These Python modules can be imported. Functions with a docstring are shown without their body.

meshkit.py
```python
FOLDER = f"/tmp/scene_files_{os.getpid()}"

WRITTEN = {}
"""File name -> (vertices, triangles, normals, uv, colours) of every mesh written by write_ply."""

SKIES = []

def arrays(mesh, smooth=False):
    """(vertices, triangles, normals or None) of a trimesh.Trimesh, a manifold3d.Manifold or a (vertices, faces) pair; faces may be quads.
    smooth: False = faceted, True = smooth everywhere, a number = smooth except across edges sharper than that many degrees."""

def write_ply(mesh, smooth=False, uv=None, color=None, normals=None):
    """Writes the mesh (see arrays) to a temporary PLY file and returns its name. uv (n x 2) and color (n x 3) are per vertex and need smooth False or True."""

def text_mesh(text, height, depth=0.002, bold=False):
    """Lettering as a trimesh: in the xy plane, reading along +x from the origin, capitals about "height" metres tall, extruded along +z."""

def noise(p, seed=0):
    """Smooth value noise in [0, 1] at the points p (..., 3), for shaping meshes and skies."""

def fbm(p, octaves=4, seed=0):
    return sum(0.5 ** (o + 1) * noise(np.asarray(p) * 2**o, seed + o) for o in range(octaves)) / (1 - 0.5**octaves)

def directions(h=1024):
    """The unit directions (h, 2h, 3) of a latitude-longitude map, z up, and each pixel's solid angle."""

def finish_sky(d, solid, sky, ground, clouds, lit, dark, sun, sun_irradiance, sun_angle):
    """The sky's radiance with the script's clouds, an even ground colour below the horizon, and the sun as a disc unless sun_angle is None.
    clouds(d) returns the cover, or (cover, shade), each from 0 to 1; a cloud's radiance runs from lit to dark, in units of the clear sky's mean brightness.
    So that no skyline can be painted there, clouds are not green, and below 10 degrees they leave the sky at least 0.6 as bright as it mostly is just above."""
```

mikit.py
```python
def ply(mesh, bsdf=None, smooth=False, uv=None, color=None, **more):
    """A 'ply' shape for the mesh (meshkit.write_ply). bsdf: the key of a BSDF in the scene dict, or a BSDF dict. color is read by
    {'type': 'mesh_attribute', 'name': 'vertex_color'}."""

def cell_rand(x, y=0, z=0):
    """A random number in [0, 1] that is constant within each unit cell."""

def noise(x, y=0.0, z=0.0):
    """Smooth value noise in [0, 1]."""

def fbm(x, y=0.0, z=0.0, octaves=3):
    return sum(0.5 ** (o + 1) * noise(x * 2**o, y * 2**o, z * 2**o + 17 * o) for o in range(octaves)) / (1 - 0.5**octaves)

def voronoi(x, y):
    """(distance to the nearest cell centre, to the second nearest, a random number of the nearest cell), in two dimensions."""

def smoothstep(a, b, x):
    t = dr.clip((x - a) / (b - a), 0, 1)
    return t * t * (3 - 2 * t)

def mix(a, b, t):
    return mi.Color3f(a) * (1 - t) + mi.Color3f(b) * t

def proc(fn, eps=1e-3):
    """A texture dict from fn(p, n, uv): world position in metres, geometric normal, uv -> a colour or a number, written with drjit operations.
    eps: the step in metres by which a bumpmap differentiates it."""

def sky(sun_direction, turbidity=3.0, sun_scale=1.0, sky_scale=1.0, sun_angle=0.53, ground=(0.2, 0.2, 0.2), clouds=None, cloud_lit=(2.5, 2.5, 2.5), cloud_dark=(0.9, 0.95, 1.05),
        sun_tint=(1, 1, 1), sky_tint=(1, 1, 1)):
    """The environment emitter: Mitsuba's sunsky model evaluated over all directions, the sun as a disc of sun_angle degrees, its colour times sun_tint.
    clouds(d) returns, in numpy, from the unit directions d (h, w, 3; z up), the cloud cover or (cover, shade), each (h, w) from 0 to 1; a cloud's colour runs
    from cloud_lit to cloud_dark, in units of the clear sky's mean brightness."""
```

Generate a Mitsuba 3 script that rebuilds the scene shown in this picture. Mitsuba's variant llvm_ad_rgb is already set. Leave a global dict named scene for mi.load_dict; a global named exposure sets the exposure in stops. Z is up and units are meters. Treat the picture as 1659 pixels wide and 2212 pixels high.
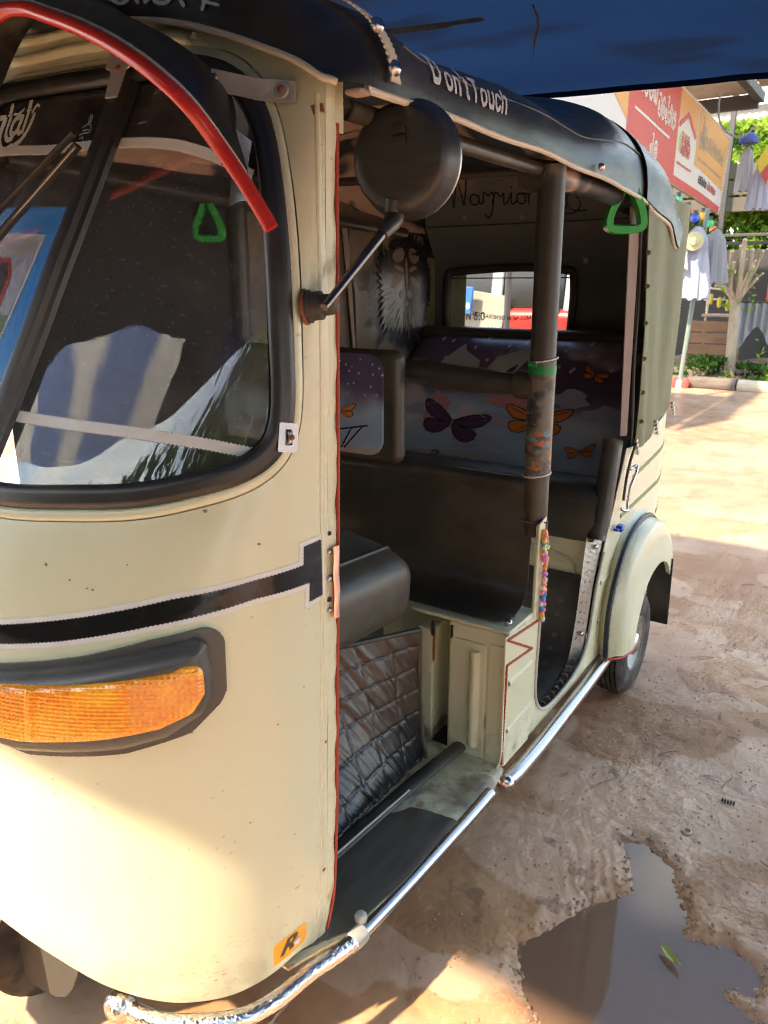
import math, random
import numpy as np, trimesh, shapely
import drjit as dr
import mitsuba as mi
import mikit, meshkit
import manifold3d as m3
from shapely.geometry import Polygon, LineString, Point, box as sbox
from shapely import affinity
from shapely.ops import unary_union
from scipy.interpolate import PchipInterpolator as PI
from scipy.ndimage import map_coordinates
from mikit import noise, fbm, voronoi, cell_rand, smoothstep, mix

# ---------------------------------------------------------------- camera, sky, exposure
# world: X = the rickshaw's left, Y = towards its rear, Z = up; origin under the front axle
T = mi.ScalarTransform4f
YAW, PITCH, EYE = math.radians(33.7), math.radians(16.4), np.array([1.31, -.78, 1.52])
FWD = np.array([-math.sin(YAW) * math.cos(PITCH), math.cos(YAW) * math.cos(PITCH), -math.sin(PITCH)])
scene, labels = {}, {}
scene['camera'] = {'type': 'thinlens', 'fov': 2 * math.degrees(math.atan(829.5 / 1661)), 'fov_axis': 'x', 'aperture_radius': .0016,
                   'focus_distance': 1.55, 'near_clip': .05, 'far_clip': 500.,
                   'to_world': T().look_at(origin=EYE.tolist(), target=(EYE + FWD).tolist(), up=[0, 0, 1])}
SUN = [-.215, -.655, .72]


def cloud_cover(d):
    n = meshkit.fbm(d * np.array([2.6, 2.6, 5.0]) + 3.1, 4, 5)
    return np.clip((n - .50) * 4.5, 0, .8)


scene['sky'] = mikit.sky(SUN, turbidity=3.5, clouds=cloud_cover, cloud_lit=(2.5, 2.4, 2.15), cloud_dark=(1.45, 1.4, 1.3), ground=(.28, .20, .14), sun_tint=(1, .965, .88), sky_tint=(1.07, 1.0, .85), sun_scale=.40, sun_angle=1.3)
exposure = 4.68

# ---------------------------------------------------------------- helpers
rng = np.random.default_rng(7)


def B(key, **k):
    k.setdefault('specular', .5)
    bump = k.pop('bump', None)
    two = k.pop('two', True)
    d = {'type': 'principled'}
    for a, v in k.items():
        if a == 'base_color' and not isinstance(v, dict):
            v = {'type': 'rgb', 'value': list(v)}
        d[a] = v
    if bump:
        d = {'type': 'bumpmap', 'tex': bump[0], 'scale': bump[1], 'bsdf': d}
    scene[key] = {'type': 'twosided', 'bsdf': d} if two else d
    return key


def num(key):
    if key not in scene and key not in labels:
        return key
    k = 1
    while f'{key}_{k:03d}' in scene or f'{key}_{k:03d}' in labels:
        k += 1
    return f'{key}_{k:03d}'


def thing(name, label, cat, group=None, kind=None):
    key = num(name)
    labels[key] = {'label': label, 'category': cat}
    if group: labels[key]['group'] = group
    if kind: labels[key]['kind'] = kind
    return key


def obj(name, mesh, bsdf, parent=None, smooth=35, label=None, cat=None, group=None, kind=None, **kw):
    key = num(parent + '__' + name if parent else name)
    if isinstance(mesh, list):
        mesh = cat_(mesh)
    scene[key] = mikit.ply(mesh, bsdf, smooth, **kw)
    d = {}
    if label: d['label'] = label
    if cat: d['category'] = cat
    if group: d['group'] = group
    if kind: d['kind'] = kind
    if d: labels[key] = d
    return key


def TM(v, f):
    f = np.asarray(f)
    if f.shape[1] == 4:
        f = np.vstack([f[:, [0, 1, 2]], f[:, [0, 2, 3]]])
    return trimesh.Trimesh(np.asarray(v, float), f, process=False)


def cat_(ms):
    vs, fs, n = [], [], 0
    for m in ms:
        v, f = np.asarray(m.vertices), np.asarray(m.faces)
        vs.append(v); fs.append(f + n); n += len(v)
    return TM(np.vstack(vs), np.vstack(fs))


def grid_mesh(P, close_u=False, close_v=False):
    """P (n, m, 3) points -> quads."""
    P = np.asarray(P, float); n, m = P.shape[:2]
    i = np.arange(n if close_u else n - 1); j = np.arange(m if close_v else m - 1)
    I, J = np.meshgrid(i, j, indexing='ij')
    I2, J2 = (I + 1) % n, (J + 1) % m
    f = np.stack([I * m + J, I2 * m + J, I2 * m + J2, I * m + J2], -1).reshape(-1, 4)
    return TM(P.reshape(-1, 3), f)


def solid_grid(P, t, nrm=None):
    """a sheet of thickness t (behind the points)."""
    P = np.asarray(P, float)
    if nrm is None:
        du, dv = np.gradient(P, axis=0), np.gradient(P, axis=1)
        nrm = np.cross(du, dv); nrm /= np.linalg.norm(nrm, axis=-1, keepdims=True) + 1e-12
    Q = P - nrm * t
    n, m = P.shape[:2]
    ring = [(0, j) for j in range(m)] + [(i, m - 1) for i in range(1, n)] + [(n - 1, j) for j in range(m - 2, -1, -1)] + [(i, 0) for i in range(n - 2, 0, -1)]
    a = grid_mesh(P); b = grid_mesh(Q)
    b = TM(b.vertices, b.faces[:, ::-1])
    w = grid_mesh(np.array([[P[i, j] for i, j in ring], [Q[i, j] for i, j in ring]]), close_v=True)
    return cat_([a, b, w])


def box(lo, hi, r=0.0, rot=None):
    lo, hi = np.array(lo, float), np.array(hi, float)
    if r > 0:
        r = min(r, (hi - lo).min() * .49)
        s = m3.Manifold.sphere(r, 12)
        mm = m3.Manifold.batch_hull([s.translate(tuple(np.where([a, b, c], hi - r, lo + r))) for a in (0, 1) for b in (0, 1) for c in (0, 1)])
        q = mm.to_mesh(); m = TM(q.vert_properties[:, :3], q.tri_verts)
    else:
        m = trimesh.creation.box(bounds=[lo, hi])
    if rot is not None:
        m = TM(m.vertices, m.faces); c = (lo + hi) / 2
        m.vertices = (np.asarray(m.vertices) - c) @ rotm(*rot).T + c
    return m


def rotm(ax, deg):
    return trimesh.transformations.rotation_matrix(math.radians(deg), ax)[:3, :3]


def move(m, t=(0, 0, 0), R=None, s=1.0):
    v = np.asarray(m.vertices) * s
    if R is not None: v = v @ R.T
    return TM(v + np.asarray(t), m.faces)


def spline(P, n=60, closed=False):
    P = np.asarray(P, float)
    if closed: P = np.vstack([P, P[:1]])
    d = np.r_[0, np.cumsum(np.linalg.norm(np.diff(P, axis=0), axis=1))]
    from scipy.interpolate import CubicSpline
    t = np.linspace(0, d[-1], n + 1 if closed else n)
    q = CubicSpline(d, P, bc_type='periodic' if closed else 'natural')(t)
    return q[:-1] if closed else q


def pch(P, n=60):
    P = np.asarray(P, float)
    d = np.r_[0, np.cumsum(np.linalg.norm(np.diff(P, axis=0), axis=1))]
    return PI(d, P)(np.linspace(0, d[-1], n))


def tube(P, r, n=12, caps=True, closed=False, flat=1.0):
    P = np.asarray(P, float); k = len(P)
    r = np.broadcast_to(np.asarray(r, float), (k,))
    t = np.gradient(P, axis=0) if not closed else np.roll(P, -1, 0) - np.roll(P, 1, 0)
    t /= np.linalg.norm(t, axis=1, keepdims=True) + 1e-12
    a = np.cross(t[0], [0, 0, 1.]); a = a if np.linalg.norm(a) > .1 else np.cross(t[0], [1., 0, 0])
    rows = []
    ang = np.linspace(0, 2 * np.pi, n, endpoint=False)
    for i in range(k):
        a = a - t[i] * (a @ t[i]); a /= np.linalg.norm(a)
        b = np.cross(t[i], a)
        rows.append(P[i] + r[i] * (np.cos(ang)[:, None] * a + flat * np.sin(ang)[:, None] * b))
    m = grid_mesh(rows, close_u=closed, close_v=True)
    if caps and not closed:
        v, f = list(m.vertices), [list(x) for x in m.faces]
        for row, base, fl in ((0, 0, 0), (k - 1, (k - 1) * n, 1)):
            c = len(v); v.append(P[row])
            for j in range(n):
                q = [c, base + j, base + (j + 1) % n]
                f.append(q if fl else q[::-1])
        m = TM(v, f)
    return m


def lathe(prof, n=32, axis=(0, 0, 1), at=(0, 0, 0), caps=True):
    """prof: (radius, height) pairs round the axis."""
    prof = np.asarray(prof, float)
    ang = np.linspace(0, 2 * np.pi, n, endpoint=False)
    P = np.stack([prof[:, 0, None] * np.cos(ang), prof[:, 0, None] * np.sin(ang), np.repeat(prof[:, 1, None], n, 1)], -1)
    m = grid_mesh(P, close_v=True)
    z = np.asarray(axis, float); z /= np.linalg.norm(z)
    x = np.cross([0, 0, 1.], z); x = x / np.linalg.norm(x) if np.linalg.norm(x) > 1e-6 else np.array([1., 0, 0])
    R = np.stack([x, np.cross(z, x), z], 1)
    return move(m, at, R)


def ball(c, r, sub=2, squash=None):
    m = trimesh.creation.icosphere(sub, r)
    v = np.asarray(m.vertices) * (squash if squash is not None else 1)
    return TM(v + np.asarray(c), m.faces)


def stud(c, nrm, r, h=None):
    h = h or r * .5
    return lathe([(0, h), (r * .5, h * .9), (r * .85, h * .55), (r, 0.), (r, -h * .4)], 14, nrm, c)


def tri2d(poly, h):
    """2-D vertices and triangles of a polygon cut along a grid of step h."""
    V, F, idx = [], [], {}

    def vid(p):
        k = (round(p[0] * 1e5), round(p[1] * 1e5))
        if k not in idx:
            idx[k] = len(V); V.append((p[0], p[1]))
        return idx[k]
    x0, y0, x1, y1 = poly.bounds
    hx, hy = (h if isinstance(h, tuple) else (h, h))
    xs = np.arange(math.floor(x0 / hx), math.ceil(x1 / hx) + 1) * hx
    ys = np.arange(math.floor(y0 / hy), math.ceil(y1 / hy) + 1) * hy
    X, Y = np.meshgrid(xs[:-1], ys[:-1], indexing='ij')
    cells = shapely.box(X.ravel(), Y.ravel(), X.ravel() + hx, Y.ravel() + hy)
    shapely.prepare(poly)
    inside = shapely.contains_properly(poly, cells)
    touch = shapely.intersects(poly, cells) & ~inside
    for c in np.nonzero(inside)[0]:
        a, b = X.ravel()[c], Y.ravel()[c]
        q = [vid(p) for p in ((a, b), (a + hx, b), (a + hx, b + hy), (a, b + hy))]
        F += [q[:3], [q[0], q[2], q[3]]]
    for g in shapely.intersection(poly, cells[touch]) if touch.any() else ():
        for part in getattr(g, 'geoms', [g]):
            if part.geom_type != 'Polygon' or part.area < 1e-9: continue
            part = shapely.geometry.polygon.orient(part)
            if len(part.interiors) == 0 and part.convex_hull.area - part.area < 1e-10:
                q = [vid(p) for p in part.exterior.coords[:-1]]
                F += [[q[0], q[k], q[k + 1]] for k in range(1, len(q) - 1)]
            else:
                v, f = trimesh.creation.triangulate_polygon(part, engine='earcut')
                for t in f: F.append([vid(v[k]) for k in t])
    F = np.array([t for t in F if len(set(t)) == 3]); V = np.array(V)
    a, b, c = V[F[:, 0]], V[F[:, 1]], V[F[:, 2]]
    ar = (b[:, 0] - a[:, 0]) * (c[:, 1] - a[:, 1]) - (b[:, 1] - a[:, 1]) * (c[:, 0] - a[:, 0])
    F[ar < 0] = F[ar < 0][:, ::-1]
    return V, F[np.abs(ar) > 1e-12]


def drape(poly, surf, off=0.0, t=0.0, h=.012):
    """a polygon laid on surf(a, b, offset); t: thickness below it."""
    ms = []
    for g in getattr(poly, 'geoms', [poly]):
        if g.geom_type != 'Polygon' or g.area < 1e-8: continue
        V, F = tri2d(g, h)
        o = off(V[:, 0], V[:, 1], g) if callable(off) else np.full(len(V), float(off))
        top = surf(V[:, 0], V[:, 1], o)
        if t == 0:
            ms.append(TM(top, F)); continue
        bot = surf(V[:, 0], V[:, 1], o * 0 + (off(V[:, 0], V[:, 1], None) if callable(off) else off) - t)
        e = np.vstack([F[:, [0, 1]], F[:, [1, 2]], F[:, [2, 0]]])
        key = {tuple(x) for x in e.tolist()}
        bd = np.array([x for x in e.tolist() if (x[1], x[0]) not in key])
        n = len(V)
        w = np.vstack([np.c_[bd[:, 1], bd[:, 0], bd[:, 0] + n], np.c_[bd[:, 1], bd[:, 0] + n, bd[:, 1] + n]])
        ms.append(TM(np.vstack([top, bot]), np.vstack([F, F[:, ::-1] + n, w])))
    return cat_(ms)


def rim(poly, rad, height):
    """an offset that rounds the edge of a draped polygon: height in the middle, falling to 0 at the edge over rad."""
    def f(a, b, g):
        if g is None: return np.zeros(len(a))
        d = shapely.distance(poly.boundary, shapely.points(a, b))
        s = np.clip(d / rad, 0, 1)
        return height * np.sqrt(np.maximum(1 - (1 - s) ** 2, 0))
    return f


def ribbon(path, w, closed=False):
    return LineString(path).buffer(w, cap_style=2, join_style=1)


def scalloped(poly, amp, wl):
    """the polygon with a zigzag edge."""
    L = poly.exterior.length; n = max(8, int(round(L / wl))) * 4
    d = np.arange(n) / n * L
    P = np.array([poly.exterior.interpolate(x).coords[0] for x in d])
    tg = np.roll(P, -1, 0) - np.roll(P, 1, 0); tg /= np.linalg.norm(tg, axis=1, keepdims=True) + 1e-12
    nn = np.c_[tg[:, 1], -tg[:, 0]]
    k = np.array([-1, 0, 1, 0] * (n // 4)) * amp
    q = Polygon(P + nn * k[:, None])
    return q if q.is_valid else q.buffer(0)


def sweep_on(surf, path, prof, closed=False, lift=0.0):
    """profile (across, out) swept along a path of surface coordinates."""
    path = np.asarray(path, float); e = 2e-3
    P = surf(path[:, 0], path[:, 1], np.full(len(path), lift))
    A = surf(path[:, 0], path[:, 1], np.full(len(path), lift + .01))
    n = (A - P) / .01; n /= np.linalg.norm(n, axis=1, keepdims=True)
    t = np.roll(P, -1, 0) - np.roll(P, 1, 0) if closed else np.gradient(P, axis=0)
    t /= np.linalg.norm(t, axis=1, keepdims=True) + 1e-12
    b = np.cross(n, t)
    rows = [P + b * x + n * y for x, y in prof]
    return grid_mesh(np.stack(rows, 1), close_u=closed, close_v=True)


def text_flat(text, height, bold=False):
    m = meshkit.text_mesh(text, height, .0004, bold)
    return m


def text_on(text, height, fn, bold=False):
    """lettering whose (x, y, z) goes through fn."""
    m = meshkit.text_mesh(text, height, .0006, bold)
    m = TM(m.vertices, m.faces).subdivide_to_size(height * .35, max_iter=4) if hasattr(m, 'subdivide_to_size') else m
    v = np.asarray(m.vertices)
    return TM(fn(v[:, 0], v[:, 1], v[:, 2]), m.faces)


def strokes(lines, w):
    return unary_union([LineString(l).buffer(w) for l in lines])


def plane_surf(o, ex, ey, bend=None):
    o, ex, ey = (np.asarray(x, float) for x in (o, ex, ey))
    n = np.cross(ex, ey); n /= np.linalg.norm(n)

    def f(a, b, off):
        a, b = np.asarray(a, float), np.asarray(b, float)
        return o + a[..., None] * ex + b[..., None] * ey + np.asarray(off, float)[..., None] * n
    return f


def smooth_noise(p, s, seed=0):
    return meshkit.fbm(np.asarray(p) * s, 3, seed) - .5

# ---------------------------------------------------------------- materials
def f_cream(p, n, uv):
    a = fbm(p.x * 3.1, p.y * 3.1, p.z * 2.3, 3)
    s = smoothstep(.88, .92, noise(p.x * 110, p.y * 110, p.z * 110)) * smoothstep(.6, .8, noise(p.x * 7 + 5, p.y * 7, p.z * 7))
    low = smoothstep(.42, .26, p.z) * smoothstep(.35, .7, fbm(p.x * 26, p.y * 26, p.z * 14, 3))
    c = mix((.555, .54, .372), (.59, .575, .405), a)
    mud_ = smoothstep(.74, .84, noise(p.x * 120, p.y * 120, p.z * 160)) * smoothstep(.50, .26, p.z)
    c = mix(c, (.34, .24, .15), mud_ * .32)
    c = mix(c, (.34, .24, .14), low * .35)
    return mix(c, (.25, .16, .08), s * .6)


def f_cream_worn(p, n, uv):
    c = f_cream(p, n, uv)
    d = smoothstep(.52, .72, fbm(p.x * 11, p.y * 11, p.z * 11, 4)) * smoothstep(.50, .27, p.z)
    r = smoothstep(.70, .78, fbm(p.x * 24 + 3, p.y * 24, p.z * 8, 3))
    return mix(mix(c, (.16, .115, .08), d * .8), (.30, .14, .06), r * .6)


B('cream_paint', base_color=mikit.proc(f_cream), roughness=.28, clearcoat=.8, clearcoat_gloss=.93,
  bump=(mikit.proc(lambda p, n, uv: fbm(p.x * 9, p.y * 9, p.z * 9, 2), .02), .0012))
B('cream_worn', base_color=mikit.proc(f_cream_worn), roughness=.35, clearcoat=.4)


def vinyl_bump(p, n, uv):
    return fbm(p.x * 260, p.y * 260, p.z * 260, 2) * .35 + fbm(p.x * 14, p.y * 14, p.z * 14, 3) * 3


f_grain = mikit.proc(vinyl_bump, .002)


def f_dusty(dark, dust, k):
    def f(p, n, uv):
        a = smoothstep(.40, .75, fbm(p.x * 7, p.y * 7, p.z * 7, 4))
        return mix(dark, dust, a * k)
    return mikit.proc(f)


B('black_vinyl', base_color=f_dusty((.038, .0345, .028), (.085, .073, .058), .65), roughness=.42, bump=(f_grain, .0006))
B('hood_canvas', base_color=f_dusty((.014, .013, .0125), (.050, .047, .043), .5), roughness=.36, sheen=.3, bump=(f_grain, .0006))


def f_olive(p, n, uv):
    streak = fbm(p.x * 20, p.y * 20, p.z * 2.0, 3)
    wv = noise(p.x * 240, p.y * 240, p.z * 20)
    return mix((.125, .122, .060), (.20, .192, .108), streak * .7 + wv * .3)


B('olive_canvas', base_color=mikit.proc(f_olive), roughness=.75, bump=(f_grain, .0005))
B('seal_rubber', base_color=f_dusty((.022, .022, .024), (.07, .062, .055), .6), roughness=.38)
B('black_rubber', base_color=f_dusty((.028, .025, .023), (.085, .070, .058), .8), roughness=.6)
B('tyre_rubber', base_color=mikit.proc(lambda p, n, uv: mix((.022, .02, .019), (.12, .085, .062), smoothstep(.35, .8, fbm(p.x * 18, p.y * 18, p.z * 18, 4)) * .7)), roughness=.75)
B('dark_plastic', base_color=f_dusty((.060, .058, .055), (.105, .096, .085), .5), roughness=.36, bump=(f_grain, .0002))
B('mirror_plastic', base_color=mikit.proc(lambda p, n, uv: mix((.026, .025, .025), (.055, .050, .045), smoothstep(.45, .8, fbm(p.x * 14, p.y * 14, p.z * 60, 3)) * .35)), roughness=.38)
scene['dark_chrome'] = {'type': 'twosided', 'bsdf': {'type': 'roughconductor', 'material': 'Cr', 'alpha': .2, 'specular_reflectance': {'type': 'rgb', 'value': [.34, .31, .28]}}}
scene['chrome'] = {'type': 'twosided', 'bsdf': {'type': 'roughconductor', 'material': 'Cr', 'alpha': .10, 'specular_reflectance': {'type': 'rgb', 'value': [.86, .84, .78]}}}
scene['aluminium'] = {'type': 'twosided', 'bsdf': {'type': 'bumpmap', 'scale': .0012, 'tex': mikit.proc(
    lambda p, n, uv: dr.maximum(0, dr.sin(p.y * 230 + p.z * 260 + 2 * noise(p.y * 60, p.z * 60))) * smoothstep(.3, .6, dr.abs(dr.sin(p.y * 90 - p.z * 80))), .001),
    'bsdf': {'type': 'roughconductor', 'material': 'Al', 'alpha': .32, 'specular_reflectance': {'type': 'rgb', 'value': [.46, .43, .39]}}}}
scene['steel_plate'] = {'type': 'twosided', 'bsdf': {'type': 'roughconductor', 'material': 'Cr', 'alpha': .16, 'specular_reflectance': {'type': 'rgb', 'value': [.62, .63, .64]}}}
scene['copper_plate'] = {'type': 'twosided', 'bsdf': {'type': 'roughconductor', 'material': 'Cu', 'alpha': .16, 'specular_reflectance': {'type': 'rgb', 'value': [.95, .95, .95]}}}
scene['pitted_chrome'] = {'type': 'twosided', 'bsdf': {'type': 'bumpmap', 'scale': .0016, 'tex': mikit.proc(lambda p, n, uv: noise(p.x * 170, p.y * 170, p.z * 170) + .5 * noise(p.x * 420, p.y * 420, p.z * 420), .001),
    'bsdf': {'type': 'roughconductor', 'material': 'Al', 'alpha': .12, 'specular_reflectance': {'type': 'rgb', 'value': [.86, .84, .8]}}}}
B('white_trim', base_color=(.62, .60, .58), roughness=.35)
B('white_paint', base_color=(.72, .72, .72), roughness=.4)
B('cream_piping', base_color=(.54, .47, .36), roughness=.5)
B('pale_trim', base_color=(.42, .40, .36), roughness=.4)
B('red_trim', base_color=(.40, .018, .010), roughness=.22, clearcoat=.6)
B('mat_rubber', base_color=mikit.proc(lambda p, n, uv: mix((.050, .043, .036), (.115, .098, .083), fbm(p.x * 60, p.y * 9, 0, 3) * .6 + .4 * fbm(p.x * 9, p.y * 6, 2, 3))), roughness=.5)
B('red_thread', base_color=(.30, .035, .018), roughness=.6)
B('clear_trim', base_color=(.42, .40, .36), roughness=.25)
B('gloss_black', base_color=(.010, .010, .011), roughness=.09, bump=(mikit.proc(lambda p, n, uv: fbm(p.x * 22, p.y * 22, p.z * 40, 2), .004), .0016))
B('black_film', base_color=(.008, .006, .006), roughness=.3)
B('dark_inside', base_color=(.018, .016, .015), roughness=.8)
B('amber_lens', base_color=mikit.proc(lambda p, n, uv: mix((.78, .20, .003), (.92, .42, .02), cell_rand((p.x + p.y) / .0072, p.z / .0062) * .45 + .45 * smoothstep(.35, .65, noise(p.x * 14, p.y * 14, p.z * 26)))), roughness=.14, clearcoat=.9, clearcoat_gloss=.95, specular=.7)
scene['window_glass'] = {'type': 'thindielectric', 'int_ior': 1.52}
scene['dusty_glass'] = {'type': 'blendbsdf', 'weight': mikit.proc(lambda p, n, uv: .018 + .075 * smoothstep(.42, .75, fbm(p.x * 5 + p.z * 2, p.y * 5, p.z * 6, 4)) + .05 * smoothstep(.78, .9, noise(p.x * 160, p.y * 160, p.z * 160))),
  'glass': {'type': 'thindielectric', 'int_ior': 1.52}, 'dust': {'type': 'twosided', 'bsdf': {'type': 'diffuse', 'reflectance': {'type': 'rgb', 'value': [.52, .52, .52]}}}}
B('blue_card', base_color=(.02, .30, .85), roughness=.35)
B('logo_orange', base_color=(.80, .36, .03), roughness=.3)
B('logo_dark', base_color=(.07, .045, .03), roughness=.4)
B('green_plastic', base_color=(.045, .46, .07), roughness=.32)
B('green_tape', base_color=(.01, .20, .06), roughness=.35)
B('blue_plastic', base_color=(.01, .06, .45), roughness=.3)
B('navy_bead', base_color=(.012, .018, .035), roughness=.35)
B('dull_green', base_color=(.17, .23, .075), roughness=.5)
B('pink_cloth', base_color=(.30, .21, .17), roughness=.8)
B('grey_paint', base_color=(.30, .30, .28), roughness=.5)
B('wheel_paint', base_color=(.50, .47, .42), roughness=.4)
B('worn_steel', base_color=f_dusty((.34, .33, .32), (.46, .43, .38), .9), roughness=.4, metallic=.3)
B('chip_brown', base_color=(.20, .15, .10), roughness=.7)
B('rust', base_color=(.20, .07, .03), roughness=.8)


def f_sleeve(p, n, uv):
    a = fbm(p.x * 25, p.y * 25, p.z * 22, 4)
    c = mix((.13, .12, .10), (.035, .035, .035), smoothstep(.35, .65, a))
    c = mix(c, (.38, .12, .055), smoothstep(.55, .62, fbm(p.x * 60 + 9, p.y * 60, p.z * 75, 3)) * smoothstep(1.19, 1.12, p.z))
    return mix(c, (.10, .20, .25), smoothstep(.58, .66, fbm(p.x * 50, p.y * 50 + 4, p.z * 70, 3)) * smoothstep(1.26, 1.2, p.z))


B('printed_sleeve', base_color=mikit.proc(f_sleeve), roughness=.35)


def f_liner(p, n, uv):
    a = fbm(p.x * 5.5 + 2, p.y * 4.2, p.z * 5.5, 3)
    c = mix((.018, .016, .018), (.46, .30, .21), smoothstep(.48, .56, a))
    return mix(c, (.04, .055, .075), smoothstep(.6, .66, noise(p.x * 7, p.y * 5 + 8, p.z * 7)))


B('printed_liner', base_color=mikit.proc(f_liner), roughness=.55)


def f_rear_print(p, n, uv):
    z = p.z
    c = mix((.065, .075, .075), (.17, .175, .165), smoothstep(1.60, 1.92, z + .10 * fbm(p.x * 5, p.y * 5, z * 5, 3)))
    c = mix(c, (.46, .34, .25), smoothstep(.50, .72, fbm(p.x * 3 + 7, p.y * 3, z * 5, 3)) * smoothstep(1.78, 1.95, z))
    return c


B('rear_print', base_color=mikit.proc(f_rear_print), roughness=.5)


def f_mane(p, n, uv):
    dy, dz = (p.y - 2.16) / .25, (p.z - 1.50) / .22
    r = dr.sqrt(dy * dy + dz * dz)
    th = dr.atan2(dz, dy)
    hair = fbm(th * 5.0, r * 2.5, 3.0, 4)
    inside = smoothstep(1.25, .95, r + (hair - .5) * .8)
    blotch = smoothstep(.50, .60, fbm(p.y * 11, p.z * 15 + 3, 1.5, 3)) * smoothstep(.95, .35, r)
    c = mix((.16, .125, .09), (.018, .016, .017), inside)
    return mix(c, (.50, .38, .28), blotch * inside)


B('mane_print', base_color=mikit.proc(f_mane), roughness=.5)


def f_seat_print(p, n, uv):
    z = p.z
    night = mix((.055, .032, .068), (.17, .12, .22), fbm(p.x * 4, p.y * 2, z * 5, 3))
    day = mix((.26, .38, .52), (.44, .54, .64), fbm(p.x * 3, p.y * 3, z * 7, 3))
    c = mix(day, night, smoothstep(1.02, 1.13, z + .16 * (fbm(p.x * 4 + 1, p.y, z * 4, 3) - .5)))
    cell = 15.0
    vx, vz = p.x * cell, z * cell
    d, _, r = voronoi(vx, vz)
    c = mix(c, (.70, .48, .50), smoothstep(.15, .03, d) * smoothstep(.45, .5, r) * smoothstep(1.05, 1.16, z))
    pale = smoothstep(.56, .68, fbm(p.x * 4.4 + 8, p.y * 2, z * 6.2, 3)) * smoothstep(.90, 1.0, z) * smoothstep(1.34, 1.2, z)
    return mix(c, (.58, .50, .53), pale * .9)


B('seat_print', base_color=mikit.proc(f_seat_print), roughness=.3, clearcoat=.3)


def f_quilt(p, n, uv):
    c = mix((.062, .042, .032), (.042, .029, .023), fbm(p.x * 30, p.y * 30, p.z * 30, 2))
    return mix((.016, .017, .020), c, smoothstep(.395, .405, p.z + (p.y - .85) * -.10))


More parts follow.
